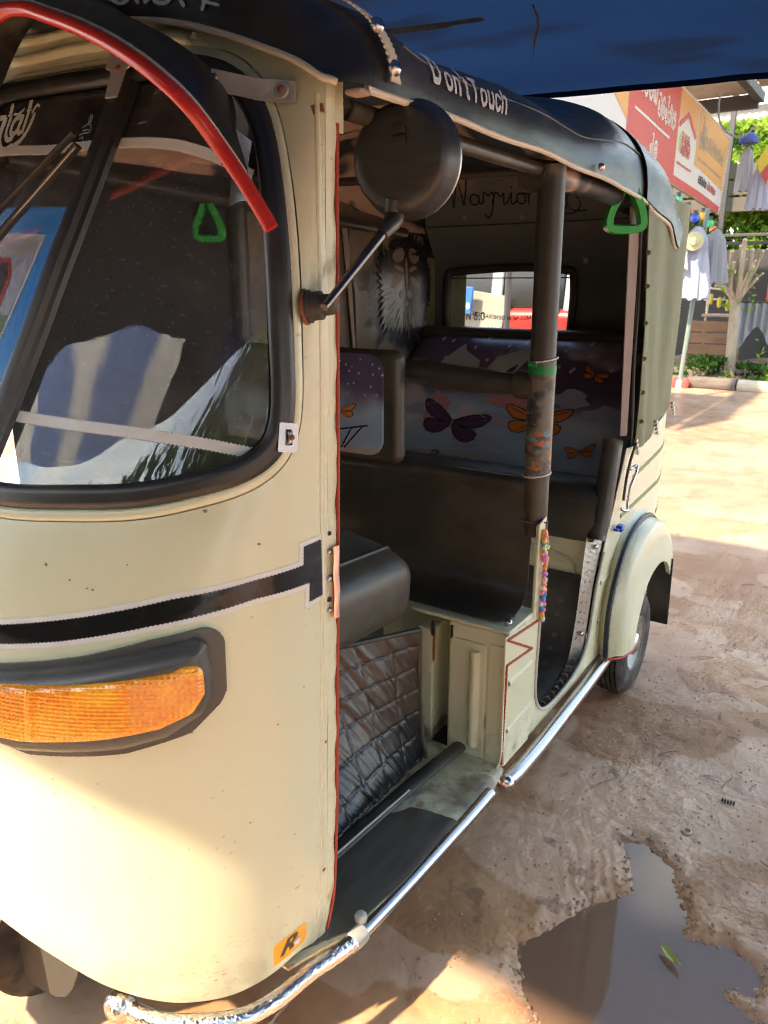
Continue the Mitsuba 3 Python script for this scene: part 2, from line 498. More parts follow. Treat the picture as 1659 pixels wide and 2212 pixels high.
B('quilt_vinyl', base_color=mikit.proc(f_quilt), roughness=.32,
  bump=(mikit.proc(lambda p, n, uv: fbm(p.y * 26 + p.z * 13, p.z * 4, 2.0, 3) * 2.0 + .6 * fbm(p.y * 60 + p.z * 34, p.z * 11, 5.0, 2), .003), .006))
B('print_orange', base_color=(.62, .20, .045), roughness=.35)
B('print_dark', base_color=(.016, .012, .014), roughness=.35)
B('print_violet', base_color=(.09, .035, .10), roughness=.35)
B('print_white', base_color=(.42, .42, .43), roughness=.35)
B('print_pink', base_color=(.50, .24, .26), roughness=.35)
B('print_pale', base_color=(.36, .36, .46), roughness=.4)
B('print_star', base_color=(.46, .27, .17), roughness=.4)
B('print_sky', base_color=(.42, .48, .62), roughness=.35)
B('print_grass', base_color=(.09, .20, .03), roughness=.35)
B('print_red', base_color=(.45, .03, .02), roughness=.35)

# ---------------------------------------------------------------- the rickshaw's front shell as a surface of (u, z)
NE, L0 = 2.25, .66
Yc_ = PI([.1, .2, .25, .3, .4, .6, .8, .95, 1.10, 1.20, 1.30, 1.6, 1.8, 1.9, 2.05], [-.11, -.155, -.18, -.198, -.213, -.215, -.208, -.185, -.135, -.085, -.03, .125, .230, .277, .34])
Yp_ = PI([.1, .25, .35, .6, 1.2, 1.8, 2.05], [.17, .19, .205, .215, .235, .25, .27])
Xp_ = PI([.1, .25, .35, .6, 1.2, 1.8, 2.05], [.49, .505, .515, .52, .52, .52, .50])
_tx, _ty, _th, _ss = [], [], np.linspace(0, np.pi / 2, 400), np.linspace(0, 1, 401)
for _z in np.linspace(.1, 2.05, 196):
    _x = Xp_(_z) * np.sin(_th) ** (2 / NE); _y = Yp_(_z) - (Yp_(_z) - Yc_(_z)) * np.maximum(np.cos(_th), 0) ** (2 / NE)
    _l = np.r_[0, np.cumsum(np.hypot(np.diff(_x), np.diff(_y)))]
    _tx.append(np.interp(_ss, _l / _l[-1], _x)); _ty.append(np.interp(_ss, _l / _l[-1], _y))
_tx, _ty = np.array(_tx), np.array(_ty)


def S0(u, z):
    u, z = np.broadcast_arrays(np.asarray(u, float), np.asarray(z, float)); sh = u.shape
    u, z = u.ravel(), z.ravel()
    s = np.clip(np.abs(u) / L0, 0, 1) * 400; t = np.clip((z - .1) / 1.95, 0, 1) * 195
    return np.stack([map_coordinates(_tx, [t, s], order=1) * np.sign(u), map_coordinates(_ty, [t, s], order=1), z], -1).reshape(sh + (3,))


def S(u, z, o=0.0):
    u, z = np.asarray(u, float), np.asarray(z, float)
    e = .004
    up, um = np.clip(u + e, -L0, L0), np.clip(u - e, -L0, L0)
    n = np.cross(S0(up, z) - S0(um, z), S0(u, z + e) - S0(u, z - e))
    n /= np.linalg.norm(n, axis=-1, keepdims=True)
    u_, z_ = np.broadcast_arrays(u, z)
    dent = .0050 * (meshkit.fbm(np.stack([u_ * 5.5, z_ * 5.5, 0 * u_], -1), 2, 31) - .5)
    return S0(u, z) + (np.asarray(o, float) + dent)[..., None] * n


def mir(P):
    P = np.asarray(P, float); return np.vstack([P * [-1, 1], P[::-1]]) if True else P


def both(half):
    """left-right symmetric closed outline from its left half (u >= 0), bottom centre to top centre."""
    h = np.asarray(half, float)
    m = h[::-1] * [-1, 1]
    return np.vstack([h, m[1:-1]])


R_ = thing('auto_rickshaw', 'cream three-wheeled auto rickshaw with black hood parked under the blue tarp', 'auto rickshaw')

bot = PI([0, .06, .122, .177, .273, .386, .463, .546, .595, .66], [.392, .388, .370, .347, .294, .253, .247, .257, .266, .241])
top = PI([-.66, -.60, -.52, -.40, -.2, 0, .258, .35, .498, .609, .66], [1.83, 1.94, 2.02, 2.045, 2.045, 2.015, 1.955, 1.935, 1.89, 1.85, 1.83])
uu = np.linspace(0, .66, 60)
half_bot = np.c_[uu, bot(uu)]; half_top = np.c_[uu[::-1], top(uu[::-1])]
uf = np.linspace(.66, -.66, 121)
outline = Polygon(np.vstack([half_bot[::-1] * [-1, 1], half_bot[1:], np.c_[uf, top(uf)]]))
g_half = spline([(0, 1.197), (.12, 1.200), (.223, 1.209), (.352, 1.222), (.434, 1.240), (.492, 1.257), (.530, 1.285), (.544, 1.33), (.546, 1.41), (.546, 1.51), (.543, 1.60), (.532, 1.68), (.505, 1.75), (.455, 1.80), (.38, 1.836), (.28, 1.860), (.15, 1.872), (0, 1.877)], 90)
g_left = spline([(0, 1.197), (-.18, 1.199), (-.32, 1.206), (-.44, 1.222), (-.51, 1.25), (-.538, 1.30), (-.545, 1.40), (-.545, 1.60), (-.540, 1.74), (-.520, 1.83), (-.475, 1.875), (-.38, 1.889), (-.2, 1.884), (0, 1.877)], 90)
glass_path = np.vstack([g_half, g_left[::-1][1:-1]])
glass_poly = Polygon(glass_path)
opening = glass_poly.buffer(.012)
obj('front_panel', drape(outline.difference(opening), S, 0, .004, .012), 'cream_paint', R_, 40)
# lower lip, rolled under
lip = [S(uu_, bot(np.abs(uu_)) + dz, o) for dz, o in ((.0, 0.), (-.006, -.003), (-.009, -.010), (-.006, -.018), (.01, -.022)) for uu_ in [np.linspace(-.655, .655, 120)]]
obj('lower_lip', grid_mesh(lip), 'cream_paint', R_, True)
# windscreen flange, seal, glass
gp2 = np.array(glass_poly.buffer(.017).exterior.coords)[:-1]
obj('windscreen_seal', sweep_on(S, spline(gp2[::3], 260, True), [(-.021, -.004), (-.020, .010), (-.012, .017), (-.002, .018), (.004, .014), (.008, .0155), (.018, .011), (.021, -.003)], True), 'seal_rubber', R_, True)
gp3 = np.array(glass_poly.buffer(.043).exterior.coords)[:-1]
obj('windscreen_flange', sweep_on(S, spline(gp3[::3], 260, True), [(-.012, -.002), (-.009, .004), (-.002, .006), (.006, .004), (.012, -.001)], True), 'cream_paint', R_, True)
obj('windscreen', drape(glass_poly.buffer(.004), S, -.006, 0, .02), 'dusty_glass', R_, True, label='curved two-part windscreen with white scalloped trim tape')
# divider and its clip
dv = np.c_[np.linspace(.0, .068, 40), np.linspace(1.185, 1.885, 40)]
obj('windscreen_divider', sweep_on(S, dv, [(-.027, -.004), (-.026, .006), (-.018, .010), (-.015, .021), (-.009, .025), (.009, .025), (.015, .021), (.018, .010), (.026, .006), (.027, -.004)]), 'seal_rubber', R_, 40)
clip = Polygon([(.028, 1.93), (.12, 1.93), (.124, 1.885), (.098, 1.878), (.092, 1.83), (.055, 1.83), (.05, 1.878), (.026, 1.885)])
ck = obj('divider_clip', drape(clip, S, .031, .004, .02), 'worn_steel', R_, 30)
obj('screw', stud(S(np.array(.073), np.array(1.88), np.array(.031)), [0, -.9, .4], .007), 'rust', ck, 40)
# black sun band, scalloped tapes
ut = np.linspace(0, .50, 60)
tz = PI([-.55, -.40, -.18, 0, .15, .252, .338, .433, .52], [1.786, 1.789, 1.777, 1.772, 1.766, 1.756, 1.740, 1.714, 1.68])
band = Polygon(np.vstack([np.c_[-ut[::-1] * 1.1, tz(-ut[::-1] * 1.1)], np.c_[ut[1:], tz(ut[1:])], [(.6, 1.7), (.6, 1.95), (-.6, 1.95), (-.6, 1.7)]])).intersection(glass_poly.buffer(.01))
obj('sun_band', drape(band, S, -.009, 0, .02), 'black_film', R_, True)
up = np.vstack([np.c_[-ut[::-1] * 1.1, tz(-ut[::-1] * 1.1)], np.c_[ut[1:], tz(ut[1:])]])
obj('upper_trim_tape', drape(scalloped(LineString(up).buffer(.0085, cap_style=2), .0011, .0068).intersection(glass_poly), S, -.004, .001, .01), 'white_trim', R_, 40)
lt_ = PI([0, .05, .261, .415, .54], [1.3045, 1.3035, 1.2985, 1.285, 1.257])
lw = np.vstack([np.c_[-ut[::-1] * 1.06, lt_(ut[::-1] * 1.06)], np.c_[ut[1:] * 1.06, lt_(ut[1:] * 1.06)]])
obj('lower_trim_tape', drape(scalloped(LineString(lw).buffer(.0085, cap_style=2), .0011, .0068).intersection(glass_poly), S, -.004, .001, .01), 'white_trim', R_, 40)


# white lettering on the sun band: tall strokes with little domes
def dome(x, y, s):
    return unary_union([Polygon([(x - .011 * s, y), (x + .011 * s, y), (x + .011 * s, y + .005 * s), (x - .011 * s, y + .005 * s)]),
                        Polygon([(x - .009 * s, y + .007 * s), (x + .009 * s, y + .007 * s), (x + .008 * s, y + .017 * s), (x - .008 * s, y + .017 * s)]),
                        Point(x, y + .024 * s).buffer(.0085 * s), Polygon([(x - .006 * s, y + .029 * s), (x + .006 * s, y + .029 * s), (x, y + .04 * s)])])


let = [strokes([[(-.455, 1.868), (-.432, 1.868), (-.445, 1.82), (-.47, 1.80)], spline([(-.425, 1.862), (-.432, 1.825), (-.41, 1.803), (-.368, 1.806)], 14), spline([(-.405, 1.862), (-.408, 1.832), (-.395, 1.820), (-.375, 1.822)], 14),
                spline([(-.352, 1.862), (-.385, 1.856), (-.388, 1.836), (-.365, 1.832), (-.350, 1.862), (-.355, 1.834), (-.343, 1.83)], 30),
                [(-.328, 1.868), (-.333, 1.832)], spline([(-.300, 1.862), (-.308, 1.838), (-.335, 1.812), (-.358, 1.805)], 14)], .0052),
       dome(-.410, 1.868, .8), dome(-.328, 1.872, .8), strokes([[(-.392, 1.871), (-.372, 1.869), (-.352, 1.878)], [(-.312, 1.868), (-.298, 1.882), (-.287, 1.878)]], .0025)]
let = affinity.translate(unary_union(let), 0, -.008)
obj('windscreen_lettering', drape(let.intersection(glass_poly), S, -.004, .0006, .02), 'white_trim', R_, 40)
sq = unary_union([affinity.scale(Point(-.050, 1.823).buffer(.009), .8, 1).difference(affinity.scale(Point(-.05, 1.823).buffer(.0072), .8, 1)), strokes([spline([(-.047, 1.827), (-.053, 1.826), (-.047, 1.820), (-.053, 1.819)], 12),
     spline([(-.072, 1.810), (-.04, 1.810), (-.036, 1.802), (-.06, 1.798), (-.075, 1.796)], 16), [(-.068, 1.804), (-.045, 1.804)], [(-.07, 1.789), (-.06, 1.791), (-.055, 1.786)]], .0011)])
obj('maker_emblem', drape(sq, S, -.004, .0006, .02), 'grey_paint', R_, 40)
# card behind the glass
card = Polygon([(-.42, 1.684), (-.064, 1.672), (-.060, 1.664), (-.082, 1.345), (-.42, 1.33)])
cd = thing('photo_card', 'blue card with a white-bordered photograph of a red vehicle, stuck behind the windscreen', 'card')
cp = S
obj('sheet', drape(card, S, -.020, .003, .02), 'blue_card', cd, 40)
pic = Polygon([(-.36, 1.632), (-.103, 1.622), (-.140, 1.432), (-.36, 1.41)])
obj('border', drape(pic, S, -.019, .0006, .02), 'white_paint', cd, 40)
pin = pic.buffer(-.010, join_style=2)
obj('picture', drape(pin, S, -.018, .0006, .02), 'print_sky', cd, 40)
obj('picture_grass', drape(pin.intersection(sbox(-.4, 1.38, 0, 1.475)), S, -.0175, .0004, .02), 'print_grass', cd, 40)
obj('picture_vehicle', drape(pin.intersection(Polygon([(-.4, 1.585), (-.215, 1.58), (-.185, 1.545), (-.190, 1.475), (-.17, 1.46), (-.18, 1.45), (-.4, 1.45)])), S, -.017, .0004, .02), 'print_red', cd, 40)
obj('picture_window', drape(pin.intersection(Polygon([(-.27, 1.57), (-.22, 1.57), (-.20, 1.545), (-.205, 1.505), (-.27, 1.50)])), S, -.0165, .0004, .02), 'print_dark', cd, 40)
obj('picture_roof', drape(pin.intersection(Polygon([(-.26, 1.60), (-.115, 1.612), (-.118, 1.596), (-.20, 1.582)])), S, -.0172, .0004, .02), 'print_white', cd, 40)
# wiper
wp = thing('wiper', '', ''); del labels[wp]
wk = obj('wiper_arm', tube(S(np.linspace(.012, -.24, 20), np.linspace(1.762, 1.590, 20), np.full(20, .045)), .010, 8, flat=.5), 'seal_rubber', R_, 40)
obj('blade', tube(S(np.linspace(.000, -.24, 20), np.linspace(1.752, 1.555, 20), np.full(20, .026)), .012, 8, flat=.6), 'seal_rubber', wk, 40)
obj('blade_spine', tube(S(np.linspace(.004, -.24, 20), np.linspace(1.744, 1.546, 20), np.full(20, .032)), .0013, 6), 'pale_trim', wk, 40)
# header ribs
for zz, r in ((1.995, .010), (1.958, .012), (1.915, .007)):
    uh = np.linspace(-.52, .26, 50)
    obj('header_rib', tube(S(uh, zz + .012 * np.sin(-uh * 3) - .30 * np.maximum(uh, 0) ** 2, np.full(50, -.002)), r, 10), 'cream_paint', R_, True)
# pillar edge: crease, rearward flange, red cord
zz = np.linspace(.245, 1.83, 120)
P0 = S0(np.full(120, L0), zz)
obj('pillar_crease', tube(S(np.full(110, .640), np.linspace(.30, 1.80, 110), np.full(110, -.0035)), .006, 8), 'cream_paint', R_, True)
wv = 0.0015 * np.sin(zz * 37) + .001 * np.sin(zz * 91)
fl = np.stack([P0 + [0, -.004, 0], P0 + np.c_[wv * 0 + .002, wv * 0 + .006, wv * 0], P0 + np.c_[wv + .003, wv * 0 + .016, wv * 0], P0 + np.c_[wv * 0 - .004, wv * 0 + .019, wv * 0], P0 + np.c_[wv * 0 - .03, wv * 0 + .016, wv * 0]], 1)
obj('pillar_flange', grid_mesh(fl), 'cream_worn', R_, True)
zc = np.linspace(.26, 1.76, 420)
Pc = S0(np.full(420, L0), zc) + np.c_[.004 + .0006 * np.sin(zc * 520), np.full(420, .0195), zc * 0]
obj('red_cord', tube(Pc, .0034, 7), 'red_thread', R_, True)
inner = np.stack([P0 + [-.03, .016, 0], P0 + [-.034, .03, 0], P0 + [-.034, .05, 0]], 1)
obj('pillar_inner_face', grid_mesh(inner), 'cream_worn', R_, True)
# tab at the pillar's head
obj('pillar_tab', box([.505, .262, 1.752], [.510, .305, 1.835], .002), 'cream_worn', R_, 30)
# visor over the windscreen with red edge
arc = PI([0, .06, .135, .25, .37, .445, .495, .517, .545, .568], [1.867, 1.861, 1.842, 1.81, 1.770, 1.738, 1.707, 1.677, 1.635, 1.585])
aof = PI([0, .135, .25, .37, .445, .495, .517, .545, .568], [.205, .2, .195, .185, .172, .148, .110, .085, .07])
us = np.concatenate([np.linspace(0, .49, 60), np.linspace(.495, .568, 30)])
us = np.r_[-us[::-1], us[1:]]
front = S(us, arc(np.abs(us)), aof(np.abs(us)))
back_u = PI([0, .2, .37, .445, .495, .517, .545, .568], [0, .165, .30, .375, .425, .445, .462, .468])
back_z = PI([0, .121, .28, .394, .449, .463, .468], [2.0, 1.948, 1.889, 1.831, 1.78, 1.72, 1.63])
bu = back_u(np.abs(us)) * np.sign(us)
rz = np.where(bu >= 0, back_z(np.abs(bu)), PI([0, .2, .35, .44, .468], [2.0, 2.04, 2.03, 1.92, 1.63])(np.abs(bu)))
rear = S(bu, rz + .004, np.full(len(us), .012))
rows = [front + (rear - front) * k + np.array([0, 0, .022 * math.sin(math.pi * k)]) for k in np.linspace(0, 1, 9)]
vs = obj('visor', solid_grid(np.stack(rows), .003), 'hood_canvas', R_, 40, label='black visor above the windscreen')
dirn = front - rear; dirn /= np.linalg.norm(dirn, axis=1, keepdims=True)
obj('red_edge', tube(front + dirn * .001, .0112, 10), 'red_trim', vs, 40)
obj('clear_edge', tube(front + dirn * -.006 + [0.003, 0, .0085], .0045, 8), 'clear_trim', vs, 40)
for a, b in ((.0, .0),):
    pa, pb, pc_ = S(np.array(.425), np.array(1.812), np.array(.05)), S(np.array(.515), np.array(1.806), np.array(.020)), S(np.array(.598), np.array(1.800), np.array(.010))
    up_ = np.array([.05, -.1, .0155])
    rows = []
    for q in np.linspace(0, 1, 14):
        c0 = pa * (1 - q / .5) + pb * (q / .5) if q < .5 else pb * (1 - (q - .5) / .5) + pc_ * ((q - .5) / .5)
        rows.append([c0 - np.array([0, 0, .0155]), c0 + np.array([0, 0, .0155])])
    st = obj('visor_strap', solid_grid(np.array(rows), .002), 'worn_steel', R_, 30)
    q = S(np.array(.572), np.array(1.802), np.array(.0165)); nq = S(np.array(.572), np.array(1.802), np.array(.03)) - q
    obj('washer', lathe([(0, .003), (.013, .003), (.0135, 0)], 18, nq, q), 'grey_paint', st, 40)
    obj('screw', stud(q + nq / np.linalg.norm(nq) * .004, nq, .006), 'rust', st, 40)
    q2 = S(np.array(.436), np.array(1.811), np.array(.052))
    obj('nut', lathe([(0, .005), (.007, .005), (.007, 0)], 6, nq, q2), 'copper_plate', st, 20)
g1 = S(np.array(.50), np.array(1.70), np.array(.085))
tri = np.array([[.497, 1.728, .085], [.520, 1.722, .03], [.512, 1.676, .03], [.503, 1.662, .085]])
obj('visor_gusset', solid_grid(S(tri[:, 0], tri[:, 1], tri[:, 2])[[0, 3, 1, 2]].reshape(2, 2, 3), .003), 'steel_plate', R_, 30)

# ---------------------------------------------------------------- trim on the front panel
edge_t = [(0, .984), (.06, .986), (.127, .995), (.272, 1.027), (.393, 1.055), (.515, 1.070), (.590, 1.074), (.590, 1.106), (.644, 1.110)]
edge_b = [(.650, .990), (.603, .986), (.603, 1.022), (.514, 1.022), (.452, 1.012), (.364, .997), (.242, .970), (.13, .948), (.06, .940), (0, .938)]
bt = Polygon(edge_t + edge_b + [(-q[0], q[1]) for q in edge_b[::-1][1:]] + [(-q[0], q[1]) for q in edge_t[::-1]][:-1])
bt = bt if bt.is_valid else bt.buffer(0)
sb = obj('waist_band', drape(scalloped(bt, .0011, .0066), S, .0012, .001, .012), 'white_trim', R_, 40, label='black band with white zigzag border across the nose')
obj('black_stripe', drape(scalloped(bt.buffer(-.0085, join_style=2), .0010, .0066), S, .0024, .001, .012), 'gloss_black', sb, 40)
for sgn in (1, -1):
    sx = np.array([sgn, 1.])
    hs = Polygon(np.array([(.108, .916), (.131, .925), (.274, .958), (.364, .984), (.448, 1.0), (.462, .992), (.467, .98), (.469, .888), (.461, .868), (.419, .824), (.331, .798), (.184, .781), (.12, .792), (.106, .81)]) * sx)
    hs = shapely.geometry.polygon.orient(hs.buffer(.02, 24).buffer(-.050, 24).buffer(.030, 24))
    nm = obj('indicator_lamp', drape(hs, S, .008, .008, .010), 'dark_plastic', R_, 40, label='front indicator lamp with amber lens in a dark housing')
    body = Polygon(np.array([(.112, .910), (.14, .918), (.274, .948), (.364, .972), (.432, .988), (.444, .976), (.450, .93), (.449, .890), (.436, .858), (.39, .826), (.331, .810), (.184, .793), (.126, .803), (.112, .82)]) * sx)
    obj('housing', drape(body.buffer(.02, 24).buffer(-.045, 24).buffer(.025, 24), S, rim(body, .030, .043), .0, .004), 'dark_plastic', nm, True)
    lens = Polygon(np.array([(.140, .900), (.175, .911), (.252, .922), (.32, .933), (.395, .945), (.428, .962), (.434, .945), (.436, .903), (.420, .873), (.38, .853), (.317, .840), (.198, .824), (.15, .824), (.134, .84), (.133, .89)]) * sx)
    lens = lens.buffer(.02, 24).buffer(-.038, 24).buffer(.018, 24)

    def lens_off(a, b, g, base=rim(lens, .014, .012)):
        if g is None: return np.full(len(a), .03)
        d = np.clip(shapely.distance(g.boundary, shapely.points(a, b)) / .006, 0, 1)
        ax = np.abs(a)
        fine = np.where(ax > .345, 1.0, np.where(ax < .212, .8, .35))
        rib_ = np.maximum(np.cos(a * 2 * np.pi / .0070), -.5) + np.maximum(np.cos(b * 2 * np.pi / .0062), -.5)
        bar = np.exp(-((ax - .222) / .006) ** 2) * .003
        return .038 + base(a, b, g) + d * (rib_ * .0010 * fine + bar)
    obj('lens', drape(lens, S, lens_off, 0, .0014), 'amber_lens', nm, True)
# sticker low on the pillar
stk = Polygon([(.607, .332), (.616, .284), (.545, .273), (.538, .325)]).buffer(-.006).buffer(.006)
sk = obj('corner_sticker', drape(stk, S, .001, .0008, .008), 'logo_orange', R_, 40, label='small orange sticker with a letter R and a star')
Rl = Polygon([(0, 0), (.25, 0), (.32, .35), (.42, .35), (.58, 0), (.86, 0), (.66, .4), (.86, .58), (.84, .85), (.62, 1), (.16, 1)]).difference(Polygon([(.37, .56), (.40, .78), (.57, .78), (.60, .66), (.53, .56)]))
Rl = affinity.affine_transform(Rl, [.034, .006, .006, .034, .556, .288])
obj('letter', drape(Rl, S, .0018, .0006, .01), 'logo_dark', sk, 40)
sp = Polygon([(math.cos(math.pi / 2 + k * math.pi / 5) * (1 if k % 2 == 0 else .42), math.sin(math.pi / 2 + k * math.pi / 5) * (1 if k % 2 == 0 else .42)) for k in range(10)])
obj('star', drape(affinity.translate(affinity.scale(sp, .011, .011, origin=(0, 0)), .591, .300), S, .0028, .0006, .01), 'white_trim', sk, 40)
# chrome clip on the seal, bolts and copper plate on the pillar
cl = Polygon([(.551, 1.312), (.580, 1.308), (.577, 1.262), (.546, 1.266)])
ckl = obj('seal_clip', drape(cl.buffer(-.003).buffer(.003), S, .020, .004, .01), 'steel_plate', R_, 30)
obj('plate', drape(cl.buffer(-.008), S, rim(cl.buffer(-.008), .004, .026), 0, .004), 'steel_plate', ckl, True)
nq = S(np.array(.565), np.array(1.29), np.array(.03)) - S(np.array(.565), np.array(1.29), np.array(0.))
obj('rivet', stud(S(np.array(.566), np.array(1.288), np.array(.027)), nq, .005), 'rust', ckl, 40)
for zb, mat, r in ((1.072, 'steel_plate', .0055), (1.022, 'steel_plate', .0065), (.962, 'steel_plate', .0055), (.982, 'dark_inside', .005), (1.105, 'dark_inside', .004)):
    obj('pillar_bolt', stud(S0(np.array(.656), np.array(zb)) + [.0025, 0.002, 0], [1, -.25, 0], r, r * (.7 if mat[0] == 's' else .1)), mat, R_, 40)
ys = np.linspace(-.5, 1, 9)
cpl = np.stack([np.stack([np.array([.521 + .011 * math.cos(k * 1.5), .238 + .016 * k + .0014 * math.sin(z_ * 90), z_]) for k in ys]) for z_ in np.linspace(.946, 1.082, 12)])
obj('hinge_cover', solid_grid(cpl, .0015), 'copper_plate', R_, 40)
rm = [Polygon([(.628, 1.782), (.650, 1.784), (.652, 1.774), (.640, 1.776), (.634, 1.770)]).buffer(.0015), Point(.652, .70).buffer(.003), Point(.648, .42).buffer(.004)]
for r_m in rm: obj('rust_mark', drape(r_m, S, .0009, 0, .02), 'rust', R_, True)
# paint chips
chips = []
for u_, z_, r in ((.243, 1.072, .0022), (.272, 1.062, .003), (.281, 1.06, .0025), (.33, 1.10, .0018), (.20, 1.09, .0035), (.44, 1.18, .004), (.52, 1.12, .003), (.42, .82, .002), (.55, .79, .0025), (.60, .84, .0018), (.30, .955, .006), (.315, .962, .007), (.50, .62, .002), (.35, .55, .0018), (.46, .70, .0016), (.58, .55, .002)):
    a = np.linspace(0, 2 * np.pi, 9)[:-1]
    chips.append(Polygon(np.c_[u_ + r * (1 + .5 * rng.standard_normal(8) * .5) * np.cos(a), z_ + r * .7 * (1 + .5 * rng.standard_normal(8) * .5) * np.sin(a)]).buffer(0))
obj('paint_chips', drape(unary_union(chips), S, .0008, 0, .02), 'chip_brown', R_, True, kind='stuff')

# ---------------------------------------------------------------- hood
ze = PI([.2, .35, .9, 1.3, 1.53, 1.72, 1.85, 2.05, 2.16, 2.5], [1.806, 1.808, 1.806, 1.795, 1.787, 1.772, 1.748, 1.722, 1.648, 1.60])
hoop = PI([.2, .35, .5, .75, 1.0, 1.2, 1.4, 1.60, 1.85, 2.1, 2.5], [.20, .175, .155, .175, .193, .182, .230, .290, .298, .286, .28])
hex_ = PI([.2, .36, .5, .7, 2.5], [4., 3.4, 3.0, 2.7, 2.7])


def hood_pt(y, q, grow=0.0):
    """q from -1 (right edge) to 1 (left edge)."""
    y, q = np.broadcast_arrays(np.asarray(y, float), np.asarray(q, float))
    ph = q * np.pi / 2
    e = 2 / hex_(y)
    s, c_ = np.abs(np.sin(ph)) ** e * np.sign(ph), np.maximum(np.cos(ph), 0) ** e
    w = .575 + grow
    return np.stack([w * s, y, ze(y) + (hoop(y) + grow) * c_], -1)


hz = PI([-.66, -.60, -.52, -.40, -.2, 0, .258, .35, .498, .609, .66], [1.808, 1.92, 2.01, 2.035, 2.025, 1.984, 1.937, 1.914, 1.870, 1.834, 1.808])
Q = np.linspace(-1, 1, 121)
# (q follows the arc from edge to edge; the front edge runs over the windscreen header)
uq = np.sign(Q) * .66 * np.sin(np.abs(Q) * np.pi / 2) ** .9
E_ = S(uq, hz(uq), np.full(121, .030)); E_[:, 0] *= 1.03
rowsH = []
P35 = hood_pt(.36, Q)
for k in np.linspace(0, 1, 12)[:-1]:
    b = np.cos(Q * np.pi / 2)
    r = E_ * (1 - k) + P35 * k
    r[:, 2] += .055 * b * math.sin(math.pi * k ** .75)
    r[:, 1] -= .035 * b * math.sin(math.pi * k ** .9) + .0
    r[:, 0] += .010 * np.sin(Q * np.pi / 2) * math.sin(math.pi * k)
    rowsH.append(r)
for y in np.linspace(.36, 1.88, 70):
    r = hood_pt(y, Q)
    n_ = smooth_noise(r, np.array([5., 3.5, 7.]), 3)
    r += np.c_[np.sin(Q * np.pi / 2), 0 * Q, np.cos(Q * np.pi / 2)] * (n_ * .012)[:, None]
    rowsH.append(r)
hd = obj('hood', solid_grid(np.stack(rowsH), -.004), 'hood_canvas', R_, 50)
el = np.array([r[-1] for r in rowsH]); er = np.array([r[0] for r in rowsH])
f_ed = rowsH[0]
obj('front_piping', tube(f_ed + [0, -.002, -.004], .0055, 8), 'cream_piping', hd, True)
yy = np.linspace(.27, 2.16, 90)
for sgn in (-1, 1):
    Pp = np.c_[np.full(90, sgn * .578), yy, ze(yy) - .004 + .002 * np.sin(yy * 15)]
    obj('side_piping', tube(Pp, .0062, 8), 'cream_piping', hd, True)
# a stitched seam above the edge
for s_g in (1, -1): obj('stitched_seam', tube(hood_pt(np.linspace(.4, 1.8, 60), np.full(60, s_g * .80)) + [s_g * .001, 0, .0015], .0022, 6), 'black_vinyl', hd, True)
# rear hood piece, rounded at the back
rowsR = []
for y in np.linspace(1.74, 2.14, 18):
    rowsR.append(hood_pt(y, Q, .008 + .006 * min(1, (y - 1.74) / .12)))
last = hood_pt(2.16, Q, .014)
for k in np.linspace(.06, 1, 16):
    a = k * np.pi / 2
    r = last.copy()
    c_ = np.maximum(np.cos(Q * np.pi / 2), 0) ** .74
    sq_ = 1 - .075 * (1 - math.cos(a))
    zedge = float(ze(2.16)) - .0
    r[:, 0] = last[:, 0] * sq_
    r[:, 1] = 2.16 + .31 * math.sin(a) * (.25 + .75 * np.minimum(1, c_ * 2.0))
    r[:, 2] = zedge + (last[:, 2] - zedge) * math.cos(a) ** .75 - .03 * math.sin(a) * c_
    rowsR.append(r)
for j, r in enumerate(rowsR):
    n_ = smooth_noise(r, np.array([4., 6, 6.]), 9)
    r += np.c_[np.sin(Q * np.pi / 2), 0 * Q, np.cos(Q * np.pi / 2)] * (n_ * .012)[:, None]
obj('rear_hood', solid_grid(np.stack(rowsR), -.004), 'hood_canvas', R_, 50)
# printed liner under the roof
rowsL = []
for y in np.linspace(.33, 2.36, 40):
    r = hood_pt(min(y, 2.1), Q * .93, -.022); r[:, 1] = y
    rowsL.append(r)
obj('roof_liner', solid_grid(np.stack(rowsL), .003), 'printed_liner', R_, 50)


# lettering on the hood's side
def hood_map(x, y, z):
    q = .915 - y * 3.6                            # up the hood's shoulder
    yy_ = .468 + x + y * (.3 + 2.6 * x)
    return hood_pt(yy_, q, .004) + z[:, None] * np.array([.7, 0, .7])


xs = 0
parts = []
for ch, w_, hh in (("D", .052, 1.45), ("o", .036, 1.05), ("n", .034, 1.05), ("'", .016, 1.45), ("t", .028, 1.1), ("T", .040, 1.2), ("o", .036, 1.05), ("u", .034, 1.05), ("c", .032, 1.05), ("h", .034, 1.1)):
    x_off = xs

    def fm(x, y, z, x_off=x_off, hh=hh):
        return hood_map(x * .84 + x_off, y * hh, z)
    parts.append(text_on(ch, .043, fm, True)); xs += w_ * .86
obj('hood_lettering', parts, 'white_trim', R_, 40)
# bluish lettering high on the hood's front face
Fr = np.stack(rowsH)


def front_map(x, y, z):
    q = np.clip((x - .05) / .85, -.95, .95); k = np.clip(.40 + y / .045, 0, 10.9)
    out = np.stack([map_coordinates(Fr[:, :, c], [k, (q + 1) * 60], order=1) for c in range(3)], -1)
    return out + np.array([.05, -.6, .35]) * .008 + z[:, None] * np.array([0, -1., .3])


